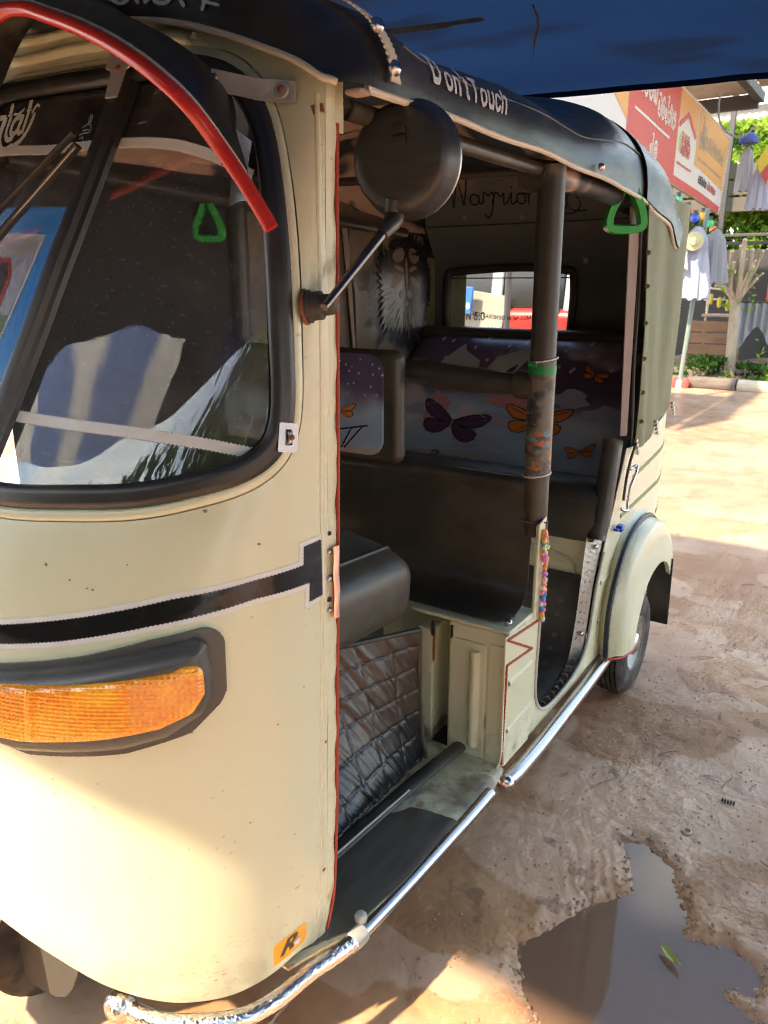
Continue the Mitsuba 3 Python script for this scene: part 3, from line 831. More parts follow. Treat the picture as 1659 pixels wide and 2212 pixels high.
obj('front_lettering', text_on('GOOD LUCK', .050, lambda x, y, z: front_map(x * .62 + .03 + y * .6, y, z), True), 'blue_plastic', R_, 40) if False else None
fl_ = [spline([(.07, .010), (.05, .030), (.075, .048), (.10, .034), (.085, .012), (.07, .010)], 20), spline([(.12, .012), (.11, .035), (.14, .05), (.155, .03), (.14, .012)], 18), spline([(.17, .05), (.165, .016), (.20, .014), (.215, .05)], 16), spline([(.245, .012), (.23, .035), (.255, .05), (.28, .04)], 14), [(.30, .012), (.31, .055)], [(.30, .03), (.345, .03)]]
sp_ = strokes(fl_, .0048)
obj('front_lettering', drape(sp_, lambda a, b, o: front_map(a, b, np.asarray(o)), 0, 0, .02), 'print_sky', R_, True)
# scalloped strap with studs
Fr_ = np.stack(rowsH)


def hood_uv(i, q):
    q = np.asarray(q, float)
    return np.stack([map_coordinates(Fr_[:, :, c], [np.broadcast_to(i, q.shape), (q + 1) * 60], order=1) for c in range(3)], -1)


sr = []
kk = np.linspace(0, 1, 81)
ctr = hood_uv(9.2 - 1.0 * kk, .992 - .50 * kk)
for j, k in enumerate(kk):
    wdt = .0125 + (.0022 if j % 4 == 0 else (-.0022 if j % 4 == 2 else 0))
    o = np.array([.7, -.25, .45]) * .010
    sr.append([ctr[j] + o + [0.002, -wdt, 0], ctr[j] + o * 1.2, ctr[j] + o + [0.002, wdt, 0]])
sk2 = obj('scalloped_strap', solid_grid(np.array(sr), .003), 'cream_piping', R_, 40)
for k in (.05, .42):
    obj('strap_stud', stud(ctr[int(k * 80)] + np.array([.7, -.25, .45]) * .015, [1, -.35, .35 + k * .5], .0125, .009), 'chrome', sk2, 40)
obj('edge_stud', stud([.586, 1.31, 1.812], [1, -.2, .2], .010, .008), 'copper_plate', R_, 40)
obj('hood_tie', box([.555, .245, 1.792], [.584, .275, 1.800], .003), 'pink_cloth', R_, 40)

# ---------------------------------------------------------------- left side panel, rear body
def side_surf(sgn=1, x0=.565):
    def f(a, b, off):
        a, b = np.asarray(a, float), np.asarray(b, float)
        x = x0 + .012 * np.clip((a - .93) / 1.2, 0, 1) - .9 * np.clip(a - 2.22, 0, 1) ** 2 - .035 * np.clip((.30 - b) / .1, 0, 1) ** 2
        return np.stack([sgn * (x + np.asarray(off, float)), a, b], -1)
    return f


ucut = spline([(1.133, .92), (1.127, .70), (1.121, .50), (1.120, .42), (1.133, .355), (1.18, .305), (1.25, .285), (1.32, .283), (1.43, .295), (1.53, .340), (1.572, .42), (1.597, .54), (1.638, .64), (1.676, .72), (1.72, .80)], 80)
pan = Polygon([(.912, .232), (.906, .645), (.985, .642), (1.081, .636), (1.086, .905)] + [tuple(q) for q in ucut] + [(1.81, .99), (1.93, .982), (2.36, 1.06), (2.42, 1.06), (2.43, .40), (2.40, .28), (1.9, .235), (1.3, .205)])
for sgn in (1, -1):
    ss_ = side_surf(sgn)
    dn = (lambda m: m) if sgn > 0 else (lambda m: TM(m.vertices, m.faces[:, ::-1]))
    sp_k = obj('side_panel', dn(drape(pan, ss_, 0, .004, .03)), 'cream_paint', R_, 30, label='cream rear side panel with a U shaped door cut-out')
    # pressed ribs
    for (ya, za), (yb, zb) in (((.935, .500), (1.085, .498)), ((.936, .356), (1.10, .364)), ((1.645, .556), (1.86, .580)), ((1.64, .413), (1.77, .432))):
        t_ = np.linspace(0, 1, 12)[:, None]
        pts = np.array([ya, za]) * (1 - t_) + np.array([yb, zb]) * t_
        obj('pressed_rib', dn(sweep_on(ss_, pts, [(-.010, -.001), (-.005, .0045), (0, .006), (.005, .0045), (.010, -.001)])), 'cream_paint', sp_k, 40)
    for (ya, za), (yb, zb) in (((1.905, .870), (2.40, .930)), ((1.80, .752), (2.40, .795)), ((2.29, .652), (2.40, .658))):
        t_ = np.linspace(0, 1, 24)[:, None]
        pts = np.array([ya, za]) * (1 - t_) + np.array([yb, zb]) * t_
        obj('green_pinstripe', dn(sweep_on(ss_, pts, [(-.008, .0), (-.007, .0025), (0, .003), (.007, .0025), (.008, 0)])), 'dull_green', sp_k, 40)
    # trim round the door cut
    uc3 = ss_(ucut[8:-8, 0], ucut[8:-8, 1], np.full(64, .001))
    obj('door_edge_trim', tube(uc3, .0055, 8), 'pale_trim', sp_k, True)
    # aluminium sill lining inside the rear half of the opening
    yr = ucut[ucut[:, 0] > 1.20]
    inn = np.array([[1.21, .285], [1.30, .268], [1.40, .275], [1.50, .315], [1.545, .42], [1.572, .56], [1.585, .64], [1.60, .73]])
    inn = pch(inn, len(yr))
    rows = [np.c_[np.full(len(yr), sgn * .562), yr], np.c_[np.full(len(yr), sgn * .560), yr * .85 + inn * .15], np.c_[np.full(len(yr), sgn * .528), inn]]
    al = obj('aluminium_lining', grid_mesh(np.stack(rows, 1)), 'aluminium', R_, 40)
    for i in range(44):
        k_ = i / 44 * (len(yr) - 3) + 1; i0 = int(k_)
        side_ = .35 if i % 2 else .72
        c0 = np.r_[sgn * (.560 * (1 - side_) + .528 * side_), yr[i0] * (1 - side_) + inn[i0] * side_]
        tg = np.r_[0, yr[i0 + 1] - yr[i0 - 1]]; tg /= np.linalg.norm(tg)
        ax_ = np.array([sgn * -.6, 0, 0]) * (1 if i % 2 else -1) + tg * .8
        nn_ = np.cross(tg, [sgn, 0, 0]); nn_ = nn_ if nn_[1] < 0 else -nn_
        obj('tread_bar', tube([c0 - ax_ * .009 + nn_ * .0002, c0 + nn_ * .0014, c0 + ax_ * .009 + nn_ * .0002], [.0006, .0022, .0006], 5), 'aluminium', al, True)
    for (y, z) in ((1.628, .685), (1.548, .40)):
        obj('rivet', stud([sgn * .553, y, z], [sgn * .8, -.5, 0], .0085), 'chrome', al, 40)
    # padded post at the door's rear edge
    obj('padded_post', tube(pch([(sgn * .552, 1.62, .715), (sgn * .556, 1.65, .82), (sgn * .556, 1.68, .93), (sgn * .552, 1.72, 1.03)], 16), .032, 14, flat=1.0), 'black_vinyl', R_, True)
    # strip of pink fabric and black cord by the curtain
    obj('curtain_binding', solid_grid(np.array([[[sgn * .545, 1.71 + .10 * (1 - k), 1.03 + k * .72], [sgn * .560, 1.765 + .07 * (1 - k), 1.03 + k * .72]] for k in np.linspace(0, 1, 16)]), .003), 'pink_cloth', R_, 40)
    kz = np.linspace(0, 1, 60)
    obj('black_cord', tube(np.c_[np.full(60, sgn * .566), 1.772 + .10 * (1 - kz) + .008 * np.sin(kz * 12), .985 + kz * .76], .006 + .012 * np.clip((kz - .9) * 10, 0, 1), 7), 'black_rubber', R_, True)

    # olive canvas: side curtain wrapped round the rear corner
    yc = np.concatenate([np.linspace(0, 1, 46)])
    plan = spline([(.575, 1.76), (.577, 1.95), (.577, 2.15), (.570, 2.30), (.545, 2.40), (.49, 2.445), (.40, 2.455)], 46)
    rows = []
    for z in np.linspace(0, 1, 40):
        top_z, r_ = 1.80, []
        hem = np.interp(plan[:, 1], [1.76, 1.92, 2.36, 2.46], [.975, .978, 1.062, 1.07])
        zz_ = hem + (top_z - hem) * z
        lean = .135 * (1 - z) * np.clip(1 - (plan[:, 1] - 1.76) / .45, 0, 1)
        fold = .007 * np.sin(yc * 24 + 3 * z) * np.exp(-yc * 3) + .006 * np.sin(yc * 9 + z * 2)
        fold += .014 * (meshkit.fbm(np.c_[yc * 7, np.full(46, z * 2.2), np.zeros(46)], 3, 2) - .5)
        rows.append(np.c_[sgn * (plan[:, 0] + fold), plan[:, 1] + lean, zz_])
    obj('side_curtain', dn(solid_grid(np.stack(rows), .003)), 'olive_canvas', R_, 50, label='olive canvas curtain at the rear side')
    for k in (.10, .24, .40, .56, .72, .86):
        z = 1.0 + k * .72
        obj('curtain_eyelet', stud([sgn * .590, 1.775 + .135 * (1 - k), z], [sgn, -.3, 0], .008, .010), 'olive_canvas', R_, 40)
    for y, z in ((1.90, .985), (2.14, 1.018), (2.36, 1.058)):
        obj('buckle', [box([sgn * .586 - .006, y - .010 - .012 * j, z - .03 + .016 * j], [sgn * .586 + .007, y + .006 - .012 * j, z - .018 + .016 * j], .003) for j in range(4)], 'chrome', R_, 40)
    # latch rod
    obj('latch_rod', tube(pch([(sgn * .585, 1.83, .915), (sgn * .600, 1.855, .925), (sgn * .604, 1.84, .905), (sgn * .600, 1.80, .86), (sgn * .598, 1.79, .80), (sgn * .606, 1.775, .785), (sgn * .590, 1.745, .795)], 30), .0055, 7), 'chrome', R_, True)
    obj('latch_bar', tube(pch([(sgn * .588, 1.865, 1.0), (sgn * .590, 1.80, .94), (sgn * .590, 1.775, .88), (sgn * .590, 1.765, .82)], 20), .0048, 7), 'black_rubber', R_, True)
    obj('blue_clip', [box([sgn * .585 - .004, 1.705, .725], [sgn * .585 + .014, 1.735, .733], .002), box([sgn * .585 - .002, 1.728, .718], [sgn * .585 + .020, 1.758, .740], .003)], 'blue_plastic', R_, 30)

    # rear mudguard: rows over the wheel
    r_body = [(1.705, .275), (1.690, .42), (1.735, .565), (1.83, .685), (1.98, .742), (2.15, .715), (2.29, .61), (2.36, .45), (2.37, .32)]
    r_bead = [(1.672, .272), (1.660, .41), (1.704, .545), (1.795, .645), (1.95, .70), (2.10, .685), (2.25, .58), (2.33, .44), (2.345, .32)]
    r_cres = [(1.735, .268), (1.710, .41), (1.745, .525), (1.82, .615), (1.965, .676), (2.10, .665), (2.26, .56), (2.325, .43), (2.34, .32)]
    r_outr = [(1.80, .266), (1.775, .39), (1.81, .49), (1.87, .565), (1.99, .622), (2.12, .615), (2.25, .525), (2.31, .42), (2.33, .32)]
    r_arch = [(1.842, .266), (1.852, .345), (1.888, .408), (1.93, .462), (2.015, .500), (2.127, .502), (2.215, .468), (2.275, .41), (2.305, .32)]
    ctrl = [(.560, r_body), (.578, [(a[0] * .5 + b[0] * .5, a[1] * .5 + b[1] * .5) for a, b in zip(r_body, r_bead)]), (.600, r_bead), (.628, [(a[0] * .5 + b[0] * .5 - .004, a[1] * .5 + b[1] * .5 + .004) for a, b in zip(r_bead, r_cres)]), (.648, r_cres), (.658, r_outr), (.657, r_arch), (.640, [(y, z + .006) for y, z in r_arch])]
    sm = np.stack([np.c_[np.full(50, sgn * x), spline(r, 50)] for x, r in ctrl])
    sm = np.stack([pch(sm[:, j], 30) for j in range(50)], 1)
    fk = obj('rear_mudguard', (grid_mesh(sm) if sgn < 0 else TM(grid_mesh(sm).vertices, grid_mesh(sm).faces[:, ::-1])), 'cream_paint', R_, True, label='rounded cream mudguard over the rear wheel')
    obj('mudguard_bead', tube(np.c_[np.full(50, sgn * .604), spline(r_bead, 50)] + [0, -.002, .003], .0095, 8), 'navy_bead', fk, True)
    obj('red_edging', tube(pch([(sgn * .60, 1.672, .268), (sgn * .628, 1.70, .264), (sgn * .648, 1.735, .263), (sgn * .658, 1.80, .262), (sgn * .655, 1.842, .262)], 12), .005, 6), 'red_trim', fk, True)
    # rear wheel
    tp = [(.100, -.052), (.118, -.056), (.150, -.060), (.178, -.056), (.194, -.046), (.199, -.036)]
    for k in range(4):
        xk = -.028 + k * .0187
        tp += [(.2005, xk - .0063), (.2005, xk + .0045), (.191, xk + .0055), (.191, xk + .0095), (.2008, xk + .0105)]
    tp += [(.194, .046), (.178, .056), (.150, .060), (.118, .056), (.100, .052)]
    wk_ = obj('rear_wheel', lathe(tp, 64, (sgn, 0, 0), (sgn * .568, 2.0, .201)), 'tyre_rubber', R_, 40, label='rear wheel with grooved tyre and pale steel rim')
    obj('rim', lathe([(.108, .046), (.112, .054), (.104, .053), (.098, .034), (.080, .022), (.060, .026), (.04, .030), (.0, .030)], 40, (sgn, 0, 0), (sgn * .568, 2.0, .201)), 'wheel_paint', wk_, 40)
    obj('hub_cap', lathe([(.046, .026), (.044, .046), (.034, .058), (.018, .062), (.0, .063)], 24, (sgn, 0, 0), (sgn * .568, 2.0, .201)), 'chrome', wk_, 40)
    for k in range(4):
        a = k * math.pi / 2 + .5
        obj('wheel_nut', lathe([(0, .016), (.008, .016), (.009, 0)], 6, (sgn, 0, 0), (sgn * .594, 2.0 + .066 * math.cos(a), .201 + .066 * math.sin(a))), 'chrome', wk_, 30)
    obj('mud_flap', box([min(sgn * .50, sgn * .665), 2.285, .175], [max(sgn * .50, sgn * .665), 2.293, .47], .003, ([1, 0, 0], 4)), 'black_rubber', R_, 40)
    # chrome side rail
    obj('side_rail', [tube(pch([(sgn * .577, .93, .205), (sgn * .586, .98, .210), (sgn * .592, 1.2, .219), (sgn * .592, 1.5, .233), (sgn * .590, 1.70, .246), (sgn * .578, 1.80, .250)], 40), .0225, 18), ball([sgn * .577, .925, .204], .026, 3, [1, .8, 1])], 'chrome', R_, 45, label='chrome rail along the rear sill')
    sl = obj('sill_rail', [tube(pch([(sgn * .560, .235, .235), (sgn * .566, .40, .232), (sgn * .575, .62, .235), (sgn * .581, .76, .239), (sgn * .582, .815, .241)], 40), .0158, 14)], 'chrome', R_, 45, label='chrome tube along the front footboard')
    obj('rail_clamp', [tube([(sgn * .558, .228, .235), (sgn * .560, .262, .235)], .0205, 14), ball([sgn * .552, .27, .262], .014)], 'grey_paint', sl, 40)
# rear closing wall and tail panel
obj('tail_panel', box([-.53, 2.41, .28], [.53, 2.43, 1.07], .008), 'cream_paint', R_, 30)
_q = np.linspace(-1, 1, 61) * np.pi / 2
rwp = Polygon([(.53, 1.05)] + [(.535 * math.copysign(abs(math.sin(a)) ** .74, a), 1.68 + .30 * max(math.cos(a), 0) ** .74) for a in _q[::-1]] + [(-.53, 1.05)]).difference(sbox(-.455, 1.335, .10, 1.562).buffer(.02))


def rear_surf(a, b, off):
    a, b = np.asarray(a, float), np.asarray(b, float)
    return np.stack([a, 2.425 - .34 * np.clip((b - 1.60) / .4, 0, 1) ** 1.4 - np.asarray(off, float) - .35 * np.clip(np.abs(a) - .42, 0, 1) ** 2 * 4, b], -1)


obj('rear_canvas', drape(rwp, rear_surf, 0, .004, .03), 'rear_print', R_, 40, label='dark printed canvas on the inside of the rear wall')
wpath = np.array(sbox(-.455, 1.335, .10, 1.562).buffer(.02).exterior.coords)[:-1]
rk = obj('rear_window', drape(sbox(-.455, 1.335, .10, 1.562).buffer(.018), rear_surf, .002, 0, .1), 'window_glass', R_, True, label='small rear window with rounded corners')
obj('window_seal', sweep_on(rear_surf, spline(np.vstack([wpath[::2]]), 160, True), [(-.02, 0), (-.018, .012), (0, .018), (.012, .014), (.014, 0)], True), 'black_rubber', rk, True)
obj('window_bar', tube([(-.47, 2.416, 1.552), (.13, 2.416, 1.552)], .003, 6), 'black_rubber', rk, True)


def arc_text(x, y, z):
    xx = .07 - x
    return np.c_[xx, np.full(len(x), 2.418) - z, 1.375 + y + .55 * (xx + .16) ** 2]


obj('window_lettering', text_on('ME I BECOMES NEW GENERATION', .017, lambda x, y, z: arc_text(x * 1.05, y, z), True), 'print_dark', rk, 40)
# script lettering and stars on the rear print
W_ = [spline([(-.437, 1.925), (-.405, 1.945), (-.392, 1.92), (-.41, 1.90), (-.38, 1.93), (-.352, 1.943), (-.348, 1.90), (-.352, 1.836)], 40), [(-.352, 1.836), (-.318, 1.935)], [(-.318, 1.93), (-.312, 1.842)], spline([(-.312, 1.842), (-.292, 1.90), (-.272, 1.938), (-.262, 1.93)], 16),
      spline([(-.252, 1.868), (-.275, 1.874), (-.283, 1.848), (-.262, 1.842), (-.25, 1.87), (-.250, 1.843), (-.235, 1.85)], 30), spline([(-.238, 1.85), (-.225, 1.878), (-.216, 1.868), (-.205, 1.876), (-.208, 1.82), (-.228, 1.795), (-.236, 1.808)], 30),
      spline([(-.205, 1.84), (-.182, 1.874), (-.172, 1.862), (-.160, 1.872), (-.162, 1.838), (-.148, 1.845)], 26), spline([(-.148, 1.845), (-.132, 1.872), (-.134, 1.836), (-.118, 1.844)], 16), [(-.130, 1.888), (-.128, 1.890)],
      spline([(-.092, 1.868), (-.110, 1.866), (-.113, 1.842), (-.095, 1.836), (-.086, 1.856), (-.095, 1.868), (-.075, 1.862)], 24), spline([(-.075, 1.835), (-.068, 1.868), (-.045, 1.868), (-.03, 1.855)], 16)]
T_ = [spline([(-.575, 1.93), (-.54, 1.945), (-.50, 1.935)], 10), spline([(-.53, 1.94), (-.535, 1.88), (-.555, 1.86)], 10), spline([(-.515, 1.84), (-.505, 1.93), (-.510, 1.845), (-.49, 1.875), (-.483, 1.845), (-.47, 1.85)], 24), spline([(-.468, 1.852), (-.448, 1.872), (-.455, 1.85), (-.47, 1.846), (-.445, 1.84)], 18)]
obj('script_flourish', drape(strokes([spline([(.02, 1.84), (.08, 1.80), (.13, 1.83), (.10, 1.86), (.07, 1.83), (.12, 1.79), (.18, 1.83), (.15, 1.86), (.13, 1.82), (.20, 1.80)], 50)], .0022), rear_surf, .004, 0, .02), 'print_dark', R_, True)
obj('script_lettering', drape(affinity.skew(affinity.scale(strokes(W_ + [[(x, y - .012) for x, y in t] for t in T_], .0026), 1.22, 1.05, origin=(-.30, 1.87)), 14, origin=(-.30, 1.84)).intersection(rwp), rear_surf, .004, 0, .02), 'print_dark', R_, True)


def starp(x, z, r):
    return Polygon([(x + (r if k % 2 == 0 else r * .22) * math.cos(k * math.pi / 6), z + (r if k % 2 == 0 else r * .22) * math.sin(k * math.pi / 6)) for k in range(12)])


for st3 in (starp(-.332, 1.796, .018), starp(-.075, 1.788, .018), starp(.165, 1.62, .022), starp(.10, 1.80, .014)): obj('printed_star', drape(st3, rear_surf, .004, 0, .05), 'print_star', R_, True)
obj('canvas_seam', tube(rear_surf(np.linspace(-.55, .55, 30), np.full(30, 1.765), np.full(30, .004)), .002, 5), 'black_vinyl', R_, True)
obj('rear_roof_bar', tube([(-.56, 2.30, 1.985), (.56, 2.30, 1.985)], .014, 8), 'black_vinyl', R_, True) if False else None

# far side curtain of the cabin
obj('far_curtain', solid_grid(np.array([[[-.565 + .006 * math.sin(y * 30), y, z] for y in np.linspace(1.12, 2.40, 40)] for z in np.linspace(.62, 1.86, 20)]), .003), 'mane_print', R_, 40, label='printed curtain closing the far side of the passenger cabin')


def curtain_surf(a, b, off):
    a, b = np.asarray(a, float), np.asarray(b, float)
    return np.stack([-.556 + .006 * np.sin(a * 30) + np.asarray(off, float), a, b], -1)


B('print_tan', base_color=(.17, .125, .09), roughness=.5)
la = np.linspace(0, 2 * np.pi, 97)[:-1]
lr = np.where(np.arange(96) % 2 == 0, 1.0, .80) * (1 + .10 * np.sin(la * 5 + 1))
mane = Polygon(np.c_[2.19 + .235 * lr * np.cos(la), 1.51 + (.235 - .05 * (np.sin(la) < 0) * 0) * lr * np.sin(la)]).buffer(0)
obj('printed_mane', drape(mane, curtain_surf, .003, 0, .05), 'print_dark', R_, True)
E2 = lambda x, y, rx, ry, an=0: affinity.rotate(affinity.scale(Point(0, 0).buffer(1), rx, ry), an).buffer(0)
at_ = lambda g, x, y: affinity.translate(g, x, y)
face = [at_(E2(0, 0, .042, .030, 20), 2.12, 1.645), at_(E2(0, 0, .045, .030, -20), 2.25, 1.645), at_(E2(0, 0, .012, .070, 4), 2.185, 1.57), at_(E2(0, 0, .034, .010, -14), 2.125, 1.590), at_(E2(0, 0, .034, .010, 14), 2.245, 1.590),
        at_(E2(0, 0, .040, .016, 30), 2.105, 1.535), at_(E2(0, 0, .040, .016, -30), 2.265, 1.535), at_(E2(0, 0, .026, .018, 10), 2.155, 1.485), at_(E2(0, 0, .026, .018, -10), 2.215, 1.485), at_(E2(0, 0, .022, .010, 0), 2.185, 1.445)]
for k_ in range(14):
    a_ = -2.9 + k_ * .135 if k_ < 20 else k_
    rr_ = .135 + .035 * ((k_ * 7) % 3)
    face.append(at_(E2(0, 0, .030, .0055, math.degrees(a_)), 2.185 + rr_ * math.cos(a_) * 1.0, 1.52 + rr_ * math.sin(a_)))
for g_ in face: obj('printed_patch', drape(g_.intersection(mane), curtain_surf, .0045, 0, .05), 'print_tan', R_, True)
obj('far_door_curtain', solid_grid(np.array([[[-.545 + .006 * math.sin(y * 25), y, z] for y in np.linspace(.30, 1.12, 30)] for z in np.linspace(.60, 1.84, 16)]), .003), 'dark_inside', R_, 40)

# ---------------------------------------------------------------- passenger seat
vb = np.linspace(0, 1, 26)
prof = pch([(1.86, .80), (1.90, .835), (1.97, .93), (2.06, 1.06), (2.16, 1.18), (2.26, 1.28), (2.34, 1.315)], 26)
rows = []
for xk in np.linspace(-.545, .525, 44):
    ed = np.clip((abs(xk + .01) - .44) / .10, 0, 1)
    rows.append(np.c_[np.full(26, xk), prof[:, 0] + .045 * ed ** 2 - .012 * np.sin(vb * np.pi), prof[:, 1] - .01 * ed ** 2])
bk = obj('seat_backrest', solid_grid(np.stack(rows, 0), .05), 'seat_print', R_, 50, label='printed passenger backrest with a starry violet sky above blue water')


def back_surf(a, b, off):
    """a = x, b = height on the passenger backrest."""
    a, b = np.asarray(a, float), np.asarray(b, float)
    o = np.argsort(prof[:, 1])
    y = np.interp(b, prof[o, 1], prof[o, 0])
    return np.stack([a, y - .012 - np.asarray(off, float), b], -1)


def butterfly(s=1.0, tilt=0):
    up_ = Polygon([(0, .04), (.2, .2), (.5, .38), (.85, .5), (1.0, .47), (.99, .33), (.86, .12), (.68, -.02), (.4, -.08), (.08, -.06)])
    lo = Polygon([(.02, -.04), (.3, -.08), (.62, -.07), (.79, -.16), (.77, -.36), (.62, -.51), (.4, -.53), (.2, -.42), (.05, -.22)])
    w = unary_union([up_.buffer(.03).buffer(-.03), lo.buffer(.05).buffer(-.05)])
    w2 = affinity.scale(w, -1, 1, origin=(0, 0))
    body = affinity.scale(Point(0, -.06).buffer(.05), .7, 4)
    return w.union(w2), body


def put_fly(parent, surf, x, z, s, m1, tilt=0., off=.004):
    w, body = butterfly()
    tr = lambda g: affinity.translate(affinity.rotate(affinity.scale(g, s, s * .7, origin=(0, 0)), tilt, origin=(0, 0)), x, z)
    k = obj('printed_butterfly', drape(tr(w), surf, off, 0, .03), 'print_dark', parent, True)
    inn = tr(w.buffer(-.035)).difference(tr(strokes([[(0, 0), (.9, .40)], [(0, -.05), (.62, -.02)], [(0, -.05), (.5, -.45)], [(0, 0), (-.9, .40)], [(0, -.05), (-.62, -.02)], [(0, -.05), (-.5, -.45)]], .012)))
    obj('printed_wings', drape(inn, surf, off + .0012, 0, .03), m1, parent, True)
    dots = unary_union([Point(sg * (.70 + .09 * j), .40 - .03 * j * j + .02).buffer(.022) for j in range(4) for sg in (1, -1)])
    obj('wing_spots', drape(tr(dots), surf, off + .0022, 0, .03), 'print_white', parent, True)


put_fly(bk, back_surf, .155, 1.02, .14, 'print_orange', 0)
put_fly(bk, back_surf, -.20, .985, .165, 'print_violet', -8)
put_fly(bk, back_surf, -.42, 1.16, .08, 'print_orange', 10)
put_fly(bk, back_surf, .33, 1.19, .055, 'print_orange', -15)
put_fly(bk, back_surf, -.05, 1.17, .06, 'print_violet', 20)
put_fly(bk, back_surf, .36, .93, .06, 'print_orange', 12)
for px_, pz_, pr_ in ((.02, 1.0, .07), (-.08, .93, .06), (.26, 1.10, .06), (-.36, 1.02, .05), (.10, 1.13, .055), (.42, 1.06, .05)):
    aa_ = np.linspace(0, 2 * np.pi, 60)[:-1]
    obj('printed_cloud', drape(Polygon(np.c_[px_ + pr_ * (1 + .3 * np.sin(aa_ * 3 + px_ * 40)) * np.cos(aa_) * 1.5, pz_ + pr_ * .5 * (1 + .25 * np.sin(aa_ * 4 + pz_ * 30)) * np.sin(aa_)]).buffer(0), back_surf, .0022, 0, .03), 'print_pale', bk, True)
obj('printed_ship', drape(unary_union([Polygon([(-.36, .868), (.10, .895), (.05, .865), (-.02, .835), (-.33, .825)]), Polygon([(-.30, .90), (.12, .93), (.12, .925), (-.30, .893)])]), back_surf, .003, 0, .03), 'print_white', bk, True)
obj('ship_lettering', drape(strokes([spline([(-.245, .838), (-.24, .872), (-.215, .866), (-.238, .856), (-.215, .845), (-.242, .838)], 20)] + [spline([(-.20 + .03 * k, .858), (-.21 + .03 * k, .842), (-.19 + .03 * k, .842), (-.18 + .03 * k, .86)], 10) for k in range(4)], .0028), back_surf, .0045, 0, .03), 'print_dark', bk, True)
obj('printed_feathers', drape(unary_union([Polygon([(-.36, 1.20), (-.28, 1.275), (-.26, 1.25), (-.18, 1.215), (-.17, 1.16), (-.22, 1.175)]), Polygon([(-.16, 1.13), (-.10, 1.235), (.02, 1.27), (.04, 1.24), (-.02, 1.17), (.02, 1.11)])]).buffer(.008).buffer(-.004), back_surf, .003, 0, .03), 'print_white', bk, True)
obj('printed_petals', drape(unary_union([Polygon([(-.08, 1.075), (.06, 1.105), (.20, 1.07), (.22, 1.03), (.02, 1.05)]), Polygon([(-.32, 1.09), (-.24, 1.05), (-.26, .98), (-.34, .99)])]).buffer(.006), back_surf, .003, 0, .03), 'print_pink', bk, True)
obj('backrest_top_pad', tube([(-.545, 2.345, 1.315), (.53, 2.345, 1.315)], .030, 12), 'black_vinyl', R_, True)
# cushion, seat base, floor
cu = spline([(1.600, .705), (1.592, .78), (1.598, .85), (1.635, .885), (1.72, .892), (1.83, .875), (1.92, .835)], 40)
obj('passenger_cushion', solid_grid(np.stack([np.c_[np.full(40, xk), cu[:, 0] + .01 * np.clip((abs(xk) - .5) / .04, 0, 1), cu[:, 1] - .02 * np.clip((abs(xk) - .47) / .07, 0, 1) ** 2 * (cu[:, 1] > .8)] for xk in np.linspace(-.545, .548, 40)]), .02), 'black_vinyl', R_, 50)
sb2 = obj('seat_base', box([-.54, 1.624, .255], [.535, 1.66, .715], .006), 'cream_worn', R_, 30)
obj('pressed_rib', tube(pch([(.15, 1.6235, .652), (.36, 1.6235, .650), (.45, 1.6235, .635), (.485, 1.6235, .60), (.49, 1.6235, .56)], 24), .005, 8), 'cream_worn', sb2, True)
mp = spline([(1.618, .578), (1.606, .48), (1.575, .385), (1.50, .300), (1.38, .268), (1.16, .264)], 40)
mk = obj('rubber_mat', solid_grid(np.stack([np.c_[np.full(40, xk), mp] for xk in np.linspace(-.52, .522, 30)]), .006), 'black_rubber', R_, 50, label='black rubber mat with raised round studs')
for i in range(7):
    for j in range(9):
        if i > 4 and False: continue
        s_ = 6 + j * 3.6
        k0 = int(s_); tg = mp[k0 + 1] - mp[k0 - 1]; tg /= np.linalg.norm(tg)
        c0 = np.array([.455 - i * .062, mp[k0, 0], mp[k0, 1]])
        obj('mat_stud', stud(c0, [0, tg[1], -tg[0]] if tg[1] < 0 and False else [0, -abs(tg[1]), abs(tg[0])], .016, .008), 'dark_plastic', mk, 40)
obj('mat_groove', [tube(np.c_[np.full(40, .487), mp] + [0, -.003, .003], .0022, 6)], 'dark_plastic', mk, True)
obj('cabin_floor', box([-.545, 1.10, .235], [.552, 1.66, .257], .004), 'cream_worn', R_, 30)

# ---------------------------------------------------------------- posts and bars
pk = obj('door_post', tube(pch([(.532, 1.136, .882), (.530, 1.134, 1.2), (.529, 1.132, 1.5), (.527, 1.130, 1.80)], 30), .0335, 18), 'black_vinyl', R_, True, label='padded black door post between the driver and the passenger')
obj('printed_sleeve', tube(pch([(.5315, 1.1355, 1.030), (.530, 1.134, 1.19), (.5298, 1.1335, 1.335)], 20), .0352, 20), 'printed_sleeve', pk, 40)
obj('green_tape', tube([(.5298, 1.1335, 1.300), (.5298, 1.1335, 1.322)], .0362, 20), 'green_tape', pk, 40)
obj('green_tape', box([.505, 1.094, 1.318], [.528, 1.106, 1.332], .002), 'green_tape', pk, 40)
for z in (1.032, 1.336):
    a = np.linspace(0, 2 * np.pi, 30)
    obj('post_band', tube(np.c_[.5302 + .037 * np.cos(a), 1.1342 + .037 * np.sin(a), z + .006 * np.sin(a + 1)], .0025, 6), 'white_trim', pk, True)
obj('post_foot', tube([(.532, 1.136, .862), (.532, 1.136, .905)], .0365, 18), 'black_rubber', pk, 40)
obj('wire_tie', tube([(.50, 1.10, .906), (.532, 1.096, .904), (.575, 1.12, .905)], .002, 5), 'rust', pk, 40)
obj('post_pad', tube([(.455, 1.15, 1.785), (.53, 1.13, 1.77)], .040, 14), 'black_vinyl', pk, 40)
obj('far_post', tube([(-.53, 1.134, .62), (-.527, 1.130, 1.80)], .0335, 14), 'black_vinyl', R_, True)
